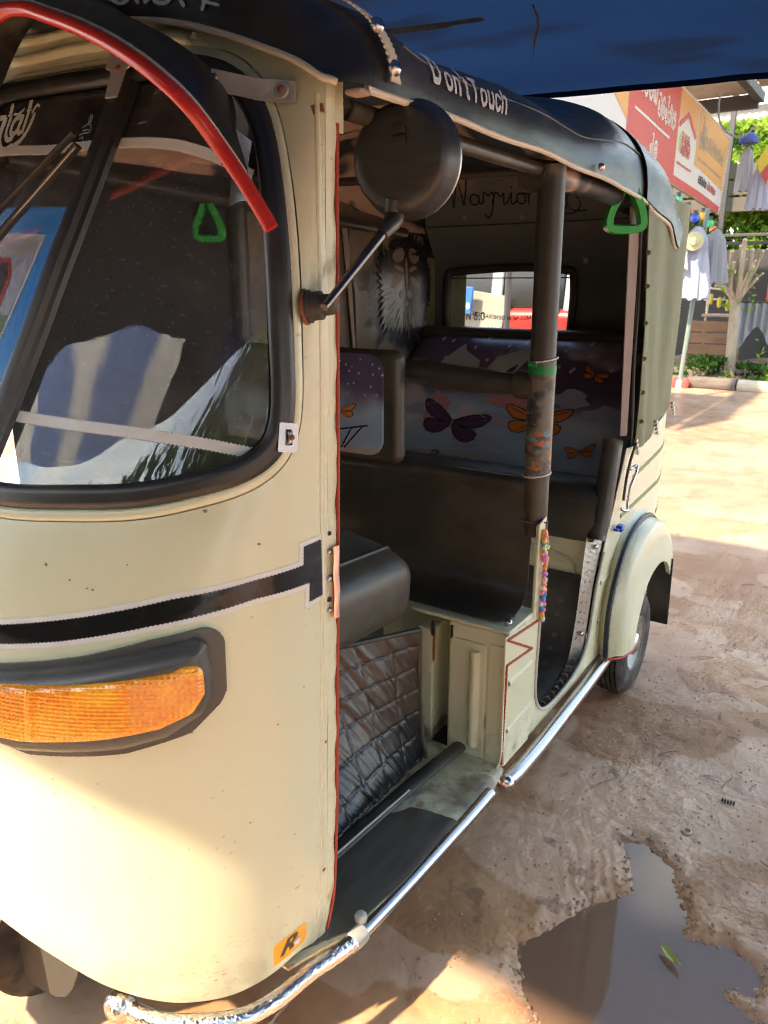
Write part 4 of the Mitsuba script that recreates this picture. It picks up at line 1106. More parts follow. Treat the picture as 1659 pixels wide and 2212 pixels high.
obj('upper_bar', tube(pch([(-.53, 1.135, 1.305), (.08, 1.135, 1.288), (.16, 1.135, 1.283), (.30, 1.135, 1.272), (.50, 1.135, 1.268)], 40), np.interp(np.linspace(0, 1, 40), [0, .60, .68, .85, .93, 1], [.026, .026, .036, .034, .028, .030]), 14), 'black_vinyl', R_, True)
obj('bar_joint', tube([(.46, 1.135, 1.268), (.515, 1.135, 1.266)], .037, 14), 'black_vinyl', R_, 40)
obj('lower_bar', tube([(-.53, 1.13, 1.0), (.51, 1.13, .995)], .0245, 14), 'black_vinyl', R_, True)
obj('roof_cross_bar', tube([(-.54, 1.13, 1.815), (.53, 1.13, 1.790)], .012, 10), 'black_vinyl', R_, True)
obj('wrapped_roof_rail', tube(pch([(.505, 1.15, 1.782), (.508, 1.5, 1.785), (.51, 1.85, 1.76), (.505, 2.1, 1.73)], 30), .030, 14), 'printed_liner', R_, True)
obj('far_roof_rail', tube([(-.505, .35, 1.80), (-.505, 2.1, 1.73)], .020, 10), 'black_vinyl', R_, True)
obj('front_roof_rail', tube([(.505, .32, 1.79), (.505, 1.13, 1.79)], .016, 10), 'black_vinyl', R_, True)


def strap_handle(x, y, z, s=1.0, rot=0.0, label=None):
    R = rotm([0, 0, 1], rot)
    k = obj('grab_handle', [], 'green_plastic') if False else None
    pth = spline([(-.010, 0, .062), (-.014, 0, .030), (-.030, 0, -.005), (-.042, 0, -.040), (-.040, 0, -.060), (-.026, 0, -.066), (0, 0, -.067), (.026, 0, -.066), (.040, 0, -.060), (.042, 0, -.040), (.030, 0, -.005), (.014, 0, .030), (.010, 0, .062)], 70)
    pr = []
    tg = np.gradient(pth, axis=0); tg /= np.linalg.norm(tg, axis=1, keepdims=True)
    for p_, t_ in zip(pth, tg):
        n_ = np.cross(t_, [0, 1, 0])
        pr.append([p_ + n_ * a * .0085 + np.array([0, b * .019, 0]) for a, b in ((-1, -1), (-1, 1), (1, 1), (1, -1))])
    m = grid_mesh(np.array(pr), close_v=True)
    key = obj('grab_handle', move(m, (x, y, z), R, s), 'green_plastic', R_, 40, label=label)
    grip = tube(np.c_[np.linspace(-.028, .028, 24), np.zeros(24), np.full(24, -.060) + .0025 * np.cos(np.arange(24) * 2.1)], .006, 8)
    obj('grip', move(grip, (x, y, z), R, s), 'green_plastic', key, 40)
    return key


strap_handle(.540, 1.69, 1.762, 1.2, 34, 'green strap handle under the hood edge')
strap_handle(-.52, 1.00, 1.72, .95, 34, 'green strap handle on the far side')
obj('handle_tie', tube([(.535, 1.69, 1.80), (.51, 1.69, 1.83)], .010, 8), 'pink_cloth', R_, 40)
obj('printed_post_strip', box([.556, 1.088, .640], [.566, 1.1285, .902], .002), 'cream_paint', R_, 30)
gk = thing('bead_garland', 'strip of small colourful beads and flowers stuck on the cream post below the printed sleeve', 'garland')
pal = [(.75, .25, .35), (.85, .30, .04), (.05, .20, .60), (.80, .60, .08), (.70, .15, .45), (.55, .70, .30), (.75, .55, .65), (.45, .20, .55)]
for i, c_ in enumerate(pal): B(f'bead_{i}', base_color=c_, roughness=.3)
for j in range(34):
    z = .875 - j * .0078
    x_, y_ = .573 + .004 * rng.random(), 1.108 - .0 * j + .012 * (rng.random() - .5) + (.875 - z) * .04
    if j < 10 and j % 3 == 0:
        obj('flower', ball([x_, y_, z], .012, 1, [.7, 1, 1.2]), f'bead_{(j * 3 + 1) % 8}', gk, 40)
    obj('bead', ball([x_ + .003, y_ + (.006 if j % 2 else -.006), z], .0062 + .002 * rng.random(), 1), f'bead_{int(rng.integers(8))}', gk, 40)

# ---------------------------------------------------------------- driver's place
dkp = obj('driver_backrest', box([-.60, 1.055, 1.015], [.135, 1.115, 1.345], .045), 'black_vinyl', R_, 40, label="driver's backrest pad with a printed front")
fp = sbox(-.59, 1.04, .085, 1.333).buffer(-.05).buffer(.05)


def pad_surf(a, b, off):
    a, b = np.asarray(a, float), np.asarray(b, float)
    d = np.maximum(np.abs(a + .25) / .335, np.abs(b - 1.186) / .147)
    return np.stack([a, 1.044 - np.asarray(off, float) + .012 * np.clip(d - .7, 0, 1) ** 2 * 4, b], -1)


def f_pad(p, n, uv):
    z = p.z
    night = mix((.05, .03, .07), (.13, .10, .20), fbm(p.x * 7, p.y, z * 7, 3))
    day = mix((.22, .33, .50), (.42, .50, .60), fbm(p.x * 6 + 4, p.y, z * 9, 3))
    c = mix(day, night, smoothstep(1.16, 1.24, z + .10 * (fbm(p.x * 8, p.y, z * 8, 3) - .5)))
    d, _, r = voronoi(p.x * 34, z * 34)
    c = mix(c, (.62, .48, .52), smoothstep(.17, .03, d) * smoothstep(.45, .5, r) * smoothstep(1.17, 1.24, z))
    return mix(c, (.55, .36, .18), smoothstep(1.075, 1.04, z) * .7)


B('pad_print', base_color=mikit.proc(f_pad), roughness=.25, clearcoat=.4)
obj('pad_face', drape(fp, pad_surf, 0, .01, .03), 'pad_print', dkp, 40)
put_fly(dkp, pad_surf, -.06, 1.165, .058, 'print_orange', 6, .002)
put_fly(dkp, pad_surf, -.42, 1.10, .055, 'print_pink', -10, .002)
obj('printed_mast', drape(strokes([[(-.11, 1.10), (.035, 1.128)], [(-.08, 1.11), (-.07, 1.05)], [(.02, 1.125), (-.05, 1.055)], [(-.02, 1.118), (-.06, 1.055)]], .0022), pad_surf, .002, 0, .03), 'print_dark', dkp, True)
# seat on its pedestal
sx_ = np.linspace(-1, 1, 31)
rows = []
for k in np.linspace(0, 1, 34):
    y = .30 + .49 * k
    prof_ = []
    endr = min(1, (k * 8 + .02), ((1 - k) * 7 + .02)) ** .4
    for s in np.linspace(0, 2 * np.pi, 40, endpoint=False):
        cx_, cz_ = math.cos(s), math.sin(s)
        px_ = math.copysign(abs(cx_) ** .62, cx_) * .405 * (.8 + .2 * endr)
        pz_ = math.copysign(abs(cz_) ** .55, cz_) * (.100 if cz_ > 0 else .165) * endr
        prof_.append([px_ - .02, y, .822 + .03 * (1 - k) + pz_ + (.012 * math.cos(px_ * 7) if cz_ > 0 else -.04 * endr * 0)])
    rows.append(prof_)
obj('driver_seat', grid_mesh(np.array(rows), close_v=True), 'black_vinyl', R_, True, label="driver's black saddle seat")
for s_p in (.75, math.pi - .75):
    pp_ = []
    for k in np.linspace(.10, .93, 40):
        endr = min(1, (k * 8 + .02), ((1 - k) * 7 + .02)) ** .4
        cx_, cz_ = math.cos(s_p), math.sin(s_p)
        px_ = math.copysign(abs(cx_) ** .62, cx_) * .405 * (.8 + .2 * endr); pz_ = abs(cz_) ** .55 * .100 * endr
        pp_.append([px_ - .02 + .002 * np.sign(cx_), .30 + .49 * k, .822 + .03 * (1 - k) + pz_ + .012 * math.cos(px_ * 7)])
    obj('seat_piping', tube(pp_, .0055, 7), 'black_vinyl', R_, True)
obj('seat_front_cap', ball([-.02, .31, .862], .05, 3, [7.0, .6, 1.2]), 'black_vinyl', R_, True)
obj('seat_pedestal', box([-.34, .30, .25], [.06, .93, .640], .006), 'cream_worn', R_, 30)
# quilted cover hung on the pedestal's side
ya, za = np.linspace(.26, .845, 170), np.linspace(.215, .628, 110)
Yg, Zg = np.meshgrid(ya, za)
cell = .085
skew = (Yg - .85) * -.10
fy = np.abs(((Yg + .012 * np.sin(Zg * 9)) / cell) % 1 - .5) * 2; fz = np.abs(((Zg + skew) / .0655) % 1 - .5) * 2
puff = .0038 * (1 - fy ** 14) * (1 - fz ** 12)
wr = meshkit.fbm(np.stack([Yg * 44 + Zg * 20, Zg * 5, Yg * 0], -1), 3, 4)
bulge = .030 * np.clip((.45 - Zg) / .25, 0, 1) ** 1.5
lean_ = -.60 * (.845 - Yg) * np.clip((Zg - .25) / .38, 0, 1)
Xg = .333 + puff + .014 * (wr - .5) + bulge + lean_
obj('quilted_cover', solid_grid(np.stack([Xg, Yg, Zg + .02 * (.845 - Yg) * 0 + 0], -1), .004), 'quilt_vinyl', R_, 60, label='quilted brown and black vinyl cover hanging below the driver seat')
obj('cover_border', [tube([(.340, .848, .632), (.340, .850, .42), (.352, .852, .30), (.370, .845, .225), (.372, .80, .215)], .007, 8), tube([(.340 - .60 * .345, .50, .630), (.342, .848, .634)], .0075, 8)], 'black_vinyl', R_, 40)
# storage box behind the footboard
tb = obj('storage_box', [box([.385, .930, .243], [.565, 1.10, .640], .006), box([.10, 1.03, .243], [.565, 1.10, .645], .004), box([.26, .930, .640], [.565, 1.11, .652], .006)], 'cream_worn', R_, 35, label='cream storage box behind the footboard')
obj('front_strip', box([.283, .934, .245], [.332, .955, .600], .004), 'cream_worn', tb, 30)
obj('recess_side', box([.326, .950, .25], [.332, 1.04, .60], .002), 'cream_worn', tb, 30)
obj('pressed_panel', box([.390, .926, .250], [.500, .933, .598], .004), 'cream_paint', tb, 40)
obj('pressed_rib', tube([(.470, .925, .285), (.470, .925, .575)], .0155, 14), 'cream_paint', tb, 40)
obj('pressed_panel', box([.508, .926, .247], [.560, .933, .606], .003), 'cream_paint', tb, 40)
obj('torn_slot', [box([.331, .924, .585], [.340, .9305, .628], .001), box([.392, .924, .592], [.398, .9305, .630], .001)], 'dark_inside', tb, 30)
obj('slot_tear', box([.3325, .932, .50], [.3335, .945, .60], .0003), 'rust', tb, 30)
# black vinyl sheet between seat bar and box top
vp = spline([(1.118, .985), (1.108, .90), (1.10, .78), (1.09, .70), (1.06, .672), (1.00, .659), (.955, .657)], 40)
rows = []
for xk in np.linspace(-.45, .538, 60):
    cut = np.clip((xk - .49) / .048, 0, 1)
    r_ = vp.copy()
    endy = .955 + .06 * (1 - math.sqrt(max(0, 1 - cut ** 2)))
    r_[:, 0] = np.maximum(r_[:, 0], endy)
    wob = .010 * (meshkit.fbm(np.c_[np.full(40, xk * 9), vp * 8], 3, 8) - .5)
    rows.append(np.c_[np.full(40, xk), r_[:, 0] - wob - .012 * np.sin(np.linspace(0, 1, 40) * 9) * 0, r_[:, 1] + wob * .6])
obj('partition_sheet', solid_grid(np.stack(rows), .003), 'black_vinyl', R_, 50, label='black vinyl sheet hanging over the storage box')
obj('sheet_stud', stud([.540, .972, .660], [0, -.5, 1], .011, .007), 'chrome', R_, 40)
# red pinstripe on the box corner
rs = [(.925, .662), (.909, .630), (1.075, .606), (.921, .552)]
ss_ = side_surf(1)
pin_ = [(1.112, .618), (.914, .636), (1.082, .545), (.916, .562), (.922, .262), (.972, .214)]
pin3 = ss_(np.array([q[0] for q in pin_]), np.array([q[1] for q in pin_]), np.full(len(pin_), .0015))
obj('red_pinstripe', [tube(pin3[i:i + 2], .0038, 6) for i in range(len(pin3) - 1)], 'red_thread', R_, 40)
# footboard
fb = Polygon([(-.50, .10), (.50, .10), (.52, .16), (.55, .24), (.575, .50), (.585, .80), (.568, .925), (.30, .935), (-.30, .935), (-.568, .925), (-.585, .8), (-.55, .24), (-.52, .16)])


def floor_surf(a, b, off):
    a, b = np.asarray(a, float), np.asarray(b, float)
    ring = sum(.004 * np.exp(-((np.hypot(a - .47, (b - .70)) - r) / .006) ** 2) for r in (.035, .075))
    line = .004 * np.exp(-((b - .80) / .006) ** 2) + .004 * np.exp(-((b - .86) / .006) ** 2)
    return np.stack([a, b, .248 + np.asarray(off, float) + ring + line * (np.abs(a) > .42) - .02 * np.clip((np.abs(a) - .555) / .03, 0, 1) ** 2], -1)


obj('footboard', drape(fb, floor_surf, 0, .006, .0125), 'cream_worn', R_, 40)
fm_ = Polygon([(.335, .14), (.49, .14), (.545, .235), (.566, .42), (.571, .60), (.578, .655), (.50, .648), (.455, .635), (.425, .60), (.335, .50)])
obj('floor_mat', drape(fm_, lambda a, b, o: floor_surf(a, b, np.asarray(o) * 1.0 + .004 + .006 * np.clip((np.asarray(b) - .58) / .07, 0, 1) * np.abs(np.sin(np.asarray(a) * 30))), .0, .004, .0125), 'mat_rubber', R_, 40, label='black rubber mat on the front footboard')
obj('rolled_strip', tube(pch([(.385, .20, .268), (.400, .45, .270), (.415, .70, .272), (.432, .925, .268)], 40), .021, 12, flat=.55), 'black_rubber', R_, 40)
obj('strip_crease', tube(pch([(.402, .20, .279), (.415, .45, .281), (.428, .66, .282)], 30), .003, 6), 'grey_paint', R_, 40)
obj('pillar_foot', drape(Polygon([(.505, .10), (.512, .245), (.555, .235), (.57, .225), (.53, .15)]), lambda a, b, o: np.stack([a, b, .225 + np.asarray(o)], -1), 0, .006, .02), 'cream_worn', R_, 30)
# handlebar and dash, seen dimly through the windscreen
obj('dashboard', [box([-.46, .03, .93], [.46, .14, 1.10], .03)], 'dark_inside', R_, 40)
obj('handlebar', [tube(pch([(-.34, .33, 1.10), (-.2, .27, 1.13), (0, .25, 1.12), (.2, .27, 1.13), (.34, .33, 1.10)], 30), .013, 10), tube([(0, .27, 1.12), (0, .10, .60)], .03, 12)], 'black_rubber', R_, 40)

# ---------------------------------------------------------------- mirror
mc = np.array([.560, .405, 1.722])
mn = np.array([.12, -.985, -.02]); mn /= np.linalg.norm(mn)
mk_ = obj('side_mirror', lathe([(0, .030), (.06, .0295), (.076, .027), (.084, .021), (.088, .008), (.0935, -.012), (.0955, -.016), (.0945, -.021)], 56, mn, mc), 'mirror_plastic', R_, 40, label='round black wing mirror seen from behind')
obj('mirror_glass', lathe([(.0935, -.019), (0, -.019)], 40, mn, mc), 'chrome', mk_, 40)
obj('bright_rim', lathe([(.0945, -.021), (.0962, -.0205), (.0960, -.0165), (.0952, -.0155)], 56, mn, mc), 'steel_plate', mk_, 40)
for dz in (.042, .026):
    obj('moulded_slot', box(mc + [-.002, -.036, dz - .006], mc + [.022, -.030, dz + .006], .002), 'dark_inside', mk_, 30)
aB = np.array([.560, .180, 1.488]); aT = np.array([.556, .352, 1.607])
obj('mirror_arm', tube(pch([aB, aB * .5 + aT * .5, aT], 20), np.linspace(.0065, .0085, 20), 12), 'dark_chrome', mk_, 40)
obj('arm_socket', tube(pch([aT - (aT - aB) * .05, aT, mc + [-.012, -.01, -.085], mc + [-.008, -.012, -.06]], 12), np.linspace(.011, .021, 12), 12), 'mirror_plastic', mk_, 40)
pb = S(np.array(.612), np.array(1.488), np.array(-.004)); pn = S(np.array(.628), np.array(1.488), np.array(.01)) - pb; pn /= np.linalg.norm(pn)
pn = np.array([.93, .36, .10])
obj('arm_base', lathe([(.026, -.004), (.026, .008), (.0225, .010), (.0225, .026), (.017, .029), (.016, .046), (.012, .05), (0, .05)], 26, pn, pb), 'black_rubber', mk_, 40)
obj('rust_ring', lathe([(.0285, -.002), (.0285, .003), (.025, .003)], 26, pn, pb), 'rust', mk_, 40)

# ---------------------------------------------------------------- bumper rail, front wheel and mudguard
bp = spline([(.300, -.128, .245), (.36, -.113, .238), (.44, -.066, .236), (.495, -.012, .236), (.525, .06, .240), (.540, .125, .246), (.553, .175, .243), (.559, .225, .237), (.560, .262, .235)], 60)
bpk = obj('bumper_rail', tube(bp, .0168, 14), 'pitted_chrome', R_, 45, label='bent silver rail sweeping round the front corner')
obj('rail_end', ball([.292, -.131, .246], .031, 3, [1, .9, .95]), 'pitted_chrome', bpk, True)
obj('bumper_rail', tube(bp * [-1, 1, 1], .0168, 14), 'pitted_chrome', R_, 45, label='bent silver rail on the far front corner')
fw = obj('front_wheel', lathe(tp, 48, (1, 0, 0), (-.09, 0, .201)), 'tyre_rubber', R_, 40)
obj('rim', lathe([(.108, .046), (.112, .054), (.104, .053), (.098, .034), (.060, .026), (.0, .030)], 40, (1, 0, 0), (-.09, 0, .201)), 'wheel_paint', fw, 40)
aa = np.radians(np.linspace(-12, 196, 50))
mg = []
for x, r in ((-.088, .222), (-.086, .245), (-.06, .262), (0, .268), (.06, .262), (.086, .245), (.088, .222)):
    mg.append(np.c_[np.full(50, x - .06), -.02 - r * np.cos(aa), .215 + r * np.sin(aa)])
fgk = obj('front_mudguard', solid_grid(np.stack(mg), .003), 'cream_paint', R_, 45, label='cream mudguard over the front wheel')
obj('white_edging', tube(np.c_[np.full(50, .029), -.02 - .222 * np.cos(aa), .215 + .222 * np.sin(aa)], .006, 6), 'white_trim', fgk, True)
flap = Polygon([(-.02, .44), (-.02, .127), (.043, .133), (.088, .146), (.122, .165), (.146, .197), (.166, .244), (.179, .274), (.24, .33), (.24, .44)])
B('flap_rubber', base_color=(.045, .042, .036), roughness=.7)
obj('front_flap', drape(flap, lambda a, b, o: np.stack([a, -.14 - np.asarray(o) + .25 * np.clip(np.asarray(b) - .33, 0, 1) + .1 * np.clip(np.asarray(a) - .1, 0, 1), b], -1), 0, .004, .03), 'flap_rubber', R_, 40, label='grey rubber flap beside the front wheel')
obj('chassis', [box([-.42, .16, .222], [.42, 2.38, .236], .002), box([-.50, 1.6, .3], [.50, 2.38, .34])], 'dark_inside', R_, 30)

# ---------------------------------------------------------------- tarp overhead
def f_tarp(p, n, uv):
    wv = noise(p.x * 2.2, p.y * 3.1)
    c = mix((.0052, .0140, .042), (.0075, .0195, .058), wv)
    st = smoothstep(.58, .70, fbm(p.x * 1.6 + 3, p.y * 4.0, 1.0, 3))
    c = mix(c, (.006, .008, .016), st * .6)
    old = smoothstep(.55, .25, p.x + .3 * (noise(p.x * 3, p.y * 3) - .5)) * smoothstep(1.15, .85, p.y + .3 * (noise(p.x * 2.5, p.y * 2.5, 4) - .5))
    return mix(c, mix((.007, .007, .0075), (.012, .012, .013), wv), old)


B('tarp_stain', base_color=(.008, .006, .006), roughness=.7)


def tarp_z(x, y):
    return 2.235 - .012 * (y + 1.6) + .035 * np.sin(x * 1.9 + .8) * np.sin((y + 1.6) * .85) - .045 * np.clip(x, -2, 3.4) * np.clip((y - .3) / 1.8, 0, 1) * .9


tarp_surf = lambda a, b, o: np.stack([a, b, tarp_z(np.asarray(a), np.asarray(b)) + .035 * (meshkit.fbm(np.stack([np.asarray(a) * 2, np.asarray(b) * 3, np.asarray(a) * 0], -1), 3, 2) - .5) - np.asarray(o)], -1)
TF = -1.53
stripe_poly = Polygon([(-.10, TF), (-.08, -1.20), (-.12, -1.08), (-.30, -.98), (-.60, -.82), (-.90, -.76), (-1.25, -.80), (-1.7, -.98), (-2.3, -1.25), (-2.7, TF)]).buffer(.03).buffer(-.03).intersection(sbox(-3, TF, 0, 0))
scene['tarp_sheet'] = {'type': 'principledthin', 'base_color': mikit.proc(f_tarp), 'roughness': .6, 'diff_trans': 1.0, 'spec_trans': 0.0}
tk = thing('shade_tarp', 'dark blue tarpaulin stretched overhead across the top of the photo', 'tarpaulin')
obj('sheet', drape(sbox(-3.2, TF, 4.2, 2.10).difference(stripe_poly), tarp_surf, 0, 0, .06), 'tarp_sheet', tk, True)


def f_stripe(p, n, uv):
    x = p.x - .35 * (p.y + 1.2) + .10 * (fbm(p.x * 9, p.y * 3, 2.0, 3) - .5)
    w_ = smoothstep(-.50, -.36, x) + smoothstep(-1.30, -1.16, x) * smoothstep(-.90, -1.04, x) + smoothstep(-2.3, -2.25, x) * smoothstep(-1.7, -1.75, x)
    return mix((.16, .24, .46), (.66, .67, .66), dr.minimum(w_, 1))


scene['striped_sheet'] = {'type': 'principledthin', 'base_color': mikit.proc(f_stripe), 'roughness': .5, 'diff_trans': 1.15, 'spec_trans': 0.0}
obj('striped_panel', drape(stripe_poly.buffer(.01), tarp_surf, 0, 0, .06), 'striped_sheet', tk, True)
obj('hem', tube(tarp_surf(np.linspace(-3.2, 4.2, 160), np.full(160, 2.10), np.full(160, .004)), .012, 8), 'tarp_sheet', tk, True)
tm = lambda a, b, o: np.stack([a, b, tarp_z(np.asarray(a), np.asarray(b)) - .010 - np.asarray(o)], -1)
obj('seam_stain', drape(unary_union([LineString([(-.20, 1.20), (-.05, 1.255), (.10, 1.29), (.22, 1.308)]).buffer(.016), LineString([(-.02, 1.27), (.12, 1.298)]).buffer(.022)]), tm, .004, 0, .05), 'tarp_stain', tk, True)
obj('crease', tube(tm(*np.array([(.38, 1.30), (.362, 1.373), (.331, 1.45), (.289, 1.523), (.25, 1.61), (.207, 1.702)]).T, np.full(6, -.002)), np.array([.003, .004, .003, .006, .002, .001]), 6), 'tarp_stain', tk, True)

# ---------------------------------------------------------------- ground and puddle
pud = Polygon([(.855, 1.13), (.91, 1.165), (1.00, 1.10), (1.06, .965), (1.085, .88), (1.17, .92), (1.24, .88), (1.25, .80), (1.17, .77), (1.26, .73), (1.38, .60), (1.40, .2), (1.25, -.2), (.98, .10), (.93, .33), (.885, .47), (.815, .52), (.755, .64), (.80, .73), (.855, .86), (.93, .945), (.92, 1.02)])
pud = pud.buffer(.015).buffer(-.015)


def axis(lo, hi, fine_lo, fine_hi, h):
    a = np.arange(fine_lo, fine_hi + h / 2, h)
    out, d = list(a), h
    x = fine_hi
    while x < hi:
        d = min(d * 1.13, 12); x += d; out.append(x)
    x, d = fine_lo, h
    while x > lo:
        d = min(d * 1.13, 12); x -= d; out.insert(0, x)
    return np.array(out)


gx, gy = axis(-150, 150, .22, 1.75, .0055), axis(-120, 200, -.35, 2.4, .0065)
GX, GY = np.meshgrid(gx, gy)
pp = np.stack([GX, GY, np.zeros_like(GX)], -1)
near = np.exp(-(np.maximum(0, np.hypot(GX - .8, GY - 1.2) - 2.5) / 3) ** 2)
gz = (meshkit.fbm(pp * 1.3, 4, 1) - .5) * .030
gz += (meshkit.fbm(pp * 7, 4, 2) - .5) * .012 * near
wet = np.clip(meshkit.fbm(pp * 2.2 + 4, 3, 12) * 2.2 - .6, 0, 1)
gz += (meshkit.fbm(pp * 32, 3, 3) - .5) * .0065 * near * (.35 + .65 * (1 - wet))
# flat trodden plates of smoother mud
pl = meshkit.noise(pp * 4.4 + 9, 4)
gz += .005 * np.clip((pl - .58) * 14, 0, 1) * near
# tyre and broom marks beside the puddle
A_ = math.radians(24); s_ = (GX - .80) * math.cos(A_) + (GY - .95) * math.sin(A_); t_ = -(GX - .80) * math.sin(A_) + (GY - .95) * math.cos(A_)
wp_ = .012 * (meshkit.fbm(pp * 9, 3, 15) - .5) * 4
mask = np.exp(-((s_ + .0) / .13) ** 2 - (t_ / .26) ** 2) * np.clip(meshkit.fbm(pp * np.array([14, 6, 1.]), 3, 16) * 3.2 - 1.0, 0, 1.2)
gz += .0022 * mask * np.sin((s_ + wp_) * 2 * np.pi / .0125) + .0016 * mask * np.sin((s_ + wp_ * 1.5) * 2 * np.pi / .033 + 2)
shore_ = np.exp(-((GX - 1.05) / .36) ** 2 - ((GY - .95) / .42) ** 2)
clod = meshkit.noise(pp * 95, 21) * .55 + meshkit.noise(pp * 52, 22) * .6
gz += .0075 * shore_ * np.maximum(0, clod - .60) * (.4 + meshkit.noise(pp * 6, 23))
pm = (GX > .4) & (GX < 1.7) & (GY > -.4) & (GY < 1.5)
P2 = shapely.points(GX[pm], GY[pm])
dist = np.where(shapely.contains(pud, P2), shapely.distance(pud.boundary, P2), -shapely.distance(pud.boundary, P2))
wob = .030 * (meshkit.fbm(pp[pm] * 14, 4, 6) - .5)
d2 = dist + wob
k = np.clip((d2 + .05) / .10, 0, 1); k = k * k * (3 - 2 * k)
lump = np.exp(-((d2 + .010) / .026) ** 2) * (np.maximum(0, meshkit.noise(pp[pm] * 58, 9) - .45) * .009 + np.maximum(0, meshkit.noise(pp[pm] * 110, 10) - .5) * .009)
base = gz[pm]
gz[pm] = base * (1 - k) + (-.024 + base * .25) * k + .004 * (1 - k) + lump
puddle_z = -.007
# keep the rest above the water
out = pm & ~np.zeros_like(pm)
flat = gz[pm]; flat = np.where(d2 < -.035, np.maximum(flat, puddle_z + .004 + .25 * np.maximum(flat + .02, 0)), flat); gz[pm] = flat
oth = (~pm) & (np.hypot(GX - 1, GY - .6) < 2.2)
gz[oth] = np.maximum(gz[oth], puddle_z + .003)
gz[(~pm)] *= np.clip(near[~pm] + .5, 0, 1)


def f_ground(p, n, uv):
    a = fbm(p.x * 1.7, p.y * 1.7, 0, 4)
    b = fbm(p.x * 8 + 3, p.y * 8, 0, 4)
    c = mix((.29, .150, .076), (.45, .265, .145), smoothstep(.3, .7, a * .5 + b * .5))
    plate = smoothstep(.52, .63, noise(p.x * 4.4 + 9, p.y * 4.4 + 9, 9.0) + .07 * (fbm(p.x * 22, p.y * 22, 0, 3) - .5))
    plate2 = smoothstep(.54, .62, noise(p.x * 9.0 + 2, p.y * 9.0 + 5, 3.0) + .10 * (fbm(p.x * 30, p.y * 30, 4, 3) - .5)) * smoothstep(.52, .35, noise(p.x * 1.1, p.y * 1.1 + 3))
    c = mix(c, (.55, .375, .26), plate * .75)
    c = mix(c, (.56, .385, .27), plate2 * .7)
    grit = smoothstep(.62, .8, noise(p.x * 130, p.y * 130)) * smoothstep(.4, .6, fbm(p.x * 5, p.y * 5 + 8, 2, 3))
    c = mix(c, (.42, .32, .25), grit * .35)
    c = mix(c, (.16, .092, .06), smoothstep(.70, .80, fbm(p.x * 14, p.y * 14 + 3, 6, 4)) * .6)
    far = smoothstep(3.2, 5.5, p.y)
    c = mix(c, mix((.22, .145, .10), (.34, .24, .17), b), far * .8)
    shore = smoothstep(.010, -.006, p.z) * smoothstep(.3, .5, p.x)
    return mix(c, (.27, .135, .075), shore * .5)


def f_rough(p, n, uv):
    w = smoothstep(.40, .62, fbm(p.x * 2.2 + 4, p.y * 2.2 + 4, 4.0, 3))
    return .60 - .32 * w - .2 * smoothstep(.012, -.006, p.z)


B('mud', base_color=mikit.proc(f_ground), roughness=mikit.proc(f_rough), specular=.28, bump=(mikit.proc(lambda p, n, uv: fbm(p.x * 120, p.y * 120, 0, 3), .002), .0025))
obj('ground', grid_mesh(np.stack([GX, GY, gz], -1)), 'mud', None, True, kind='structure')
scene['muddy_water'] = {'type': 'twosided', 'bsdf': {'type': 'principled', 'base_color': mikit.proc(lambda p, n, uv: mix((.165, .098, .060), (.19, .120, .085), fbm(p.x * 3, p.y * 3, 0, 3))), 'roughness': .035, 'specular': .40}}
obj('puddle', drape(pud.buffer(.05), lambda a, b, o: np.stack([a, b, np.full(len(np.atleast_1d(a)), puddle_z) + .0006 * np.sin(np.asarray(a) * 40) * 0], -1), 0, 0, .1), 'muddy_water', None, True, kind='structure')

B('leaf_fallen', base_color=(.24, .27, .06), roughness=.5)
lf = thing('fallen_leaf', 'curled yellow green leaf floating in the puddle', 'leaf')
tl = np.linspace(-1, 1, 15)
obj('blade', solid_grid(np.array([[[1.07 + .034 * t * .8 + s * .009 * (1 - t * t) * .6, .795 - .034 * t * .6 + s * .009 * (1 - t * t), .004 + .006 * abs(t) ** 2 + .004 * abs(s)] for s in (-1, 0, 1)] for t in tl]), .001), 'leaf_fallen', lf, 40)
rg = thing('washer_ring', 'pale ring-shaped washer lying on the mud above the puddle', 'washer')
a = np.linspace(0, 2 * np.pi, 24, endpoint=False)
B('pale_ring', base_color=(.40, .35, .30), roughness=.5)
gz_at = lambda x, y: float(gz[np.abs(gy - y).argmin(), np.abs(gx - x).argmin()])
obj('ring', tube(np.c_[1.0 + .0115 * np.cos(a), 1.262 + .0115 * np.sin(a), np.full(24, gz_at(1.0, 1.262) + .004)], .0036, 8, closed=True), 'pale_ring', rg, True)
lt = thing('litter_scrap', 'small black scrap of litter on an orange patch of mud, right of the ring', 'litter')
obj('scrap', [box([1.055 + .008 * i, 1.455, gz_at(1.07, 1.46) + .001], [1.061 + .008 * i, 1.466, gz_at(1.07, 1.46) + .010], .002) for i in range(5)], 'black_rubber', lt, 40)
B('stone', base_color=mikit.proc(lambda p, n, uv: mix((.22, .125, .085), (.36, .23, .165), fbm(p.x * 60, p.y * 60, p.z * 60, 3))), roughness=.8)
pebs = []
for i in range(1250):
    if i < 800:
        s0 = pud.boundary.interpolate(rng.random() * pud.boundary.length); x, y = s0.x + rng.normal(0, .026), s0.y + rng.normal(0, .026)
    else:
        x, y = rng.uniform(.62, 1.6), rng.uniform(.3, 3.2)
    r = rng.uniform(.0018, .0055) * (1 if i < 800 else .6)
    m = ball([x, y, gz_at(x, y) + r * .3], r, 1, [1, rng.uniform(.7, 1.2), .7])
    pebs.append(m)
obj('mud_pebbles', cat_(pebs), 'stone', None, True, label='small lumps of mud and grit round the puddle edge', cat='pebbles', kind='stuff')
twigs = []
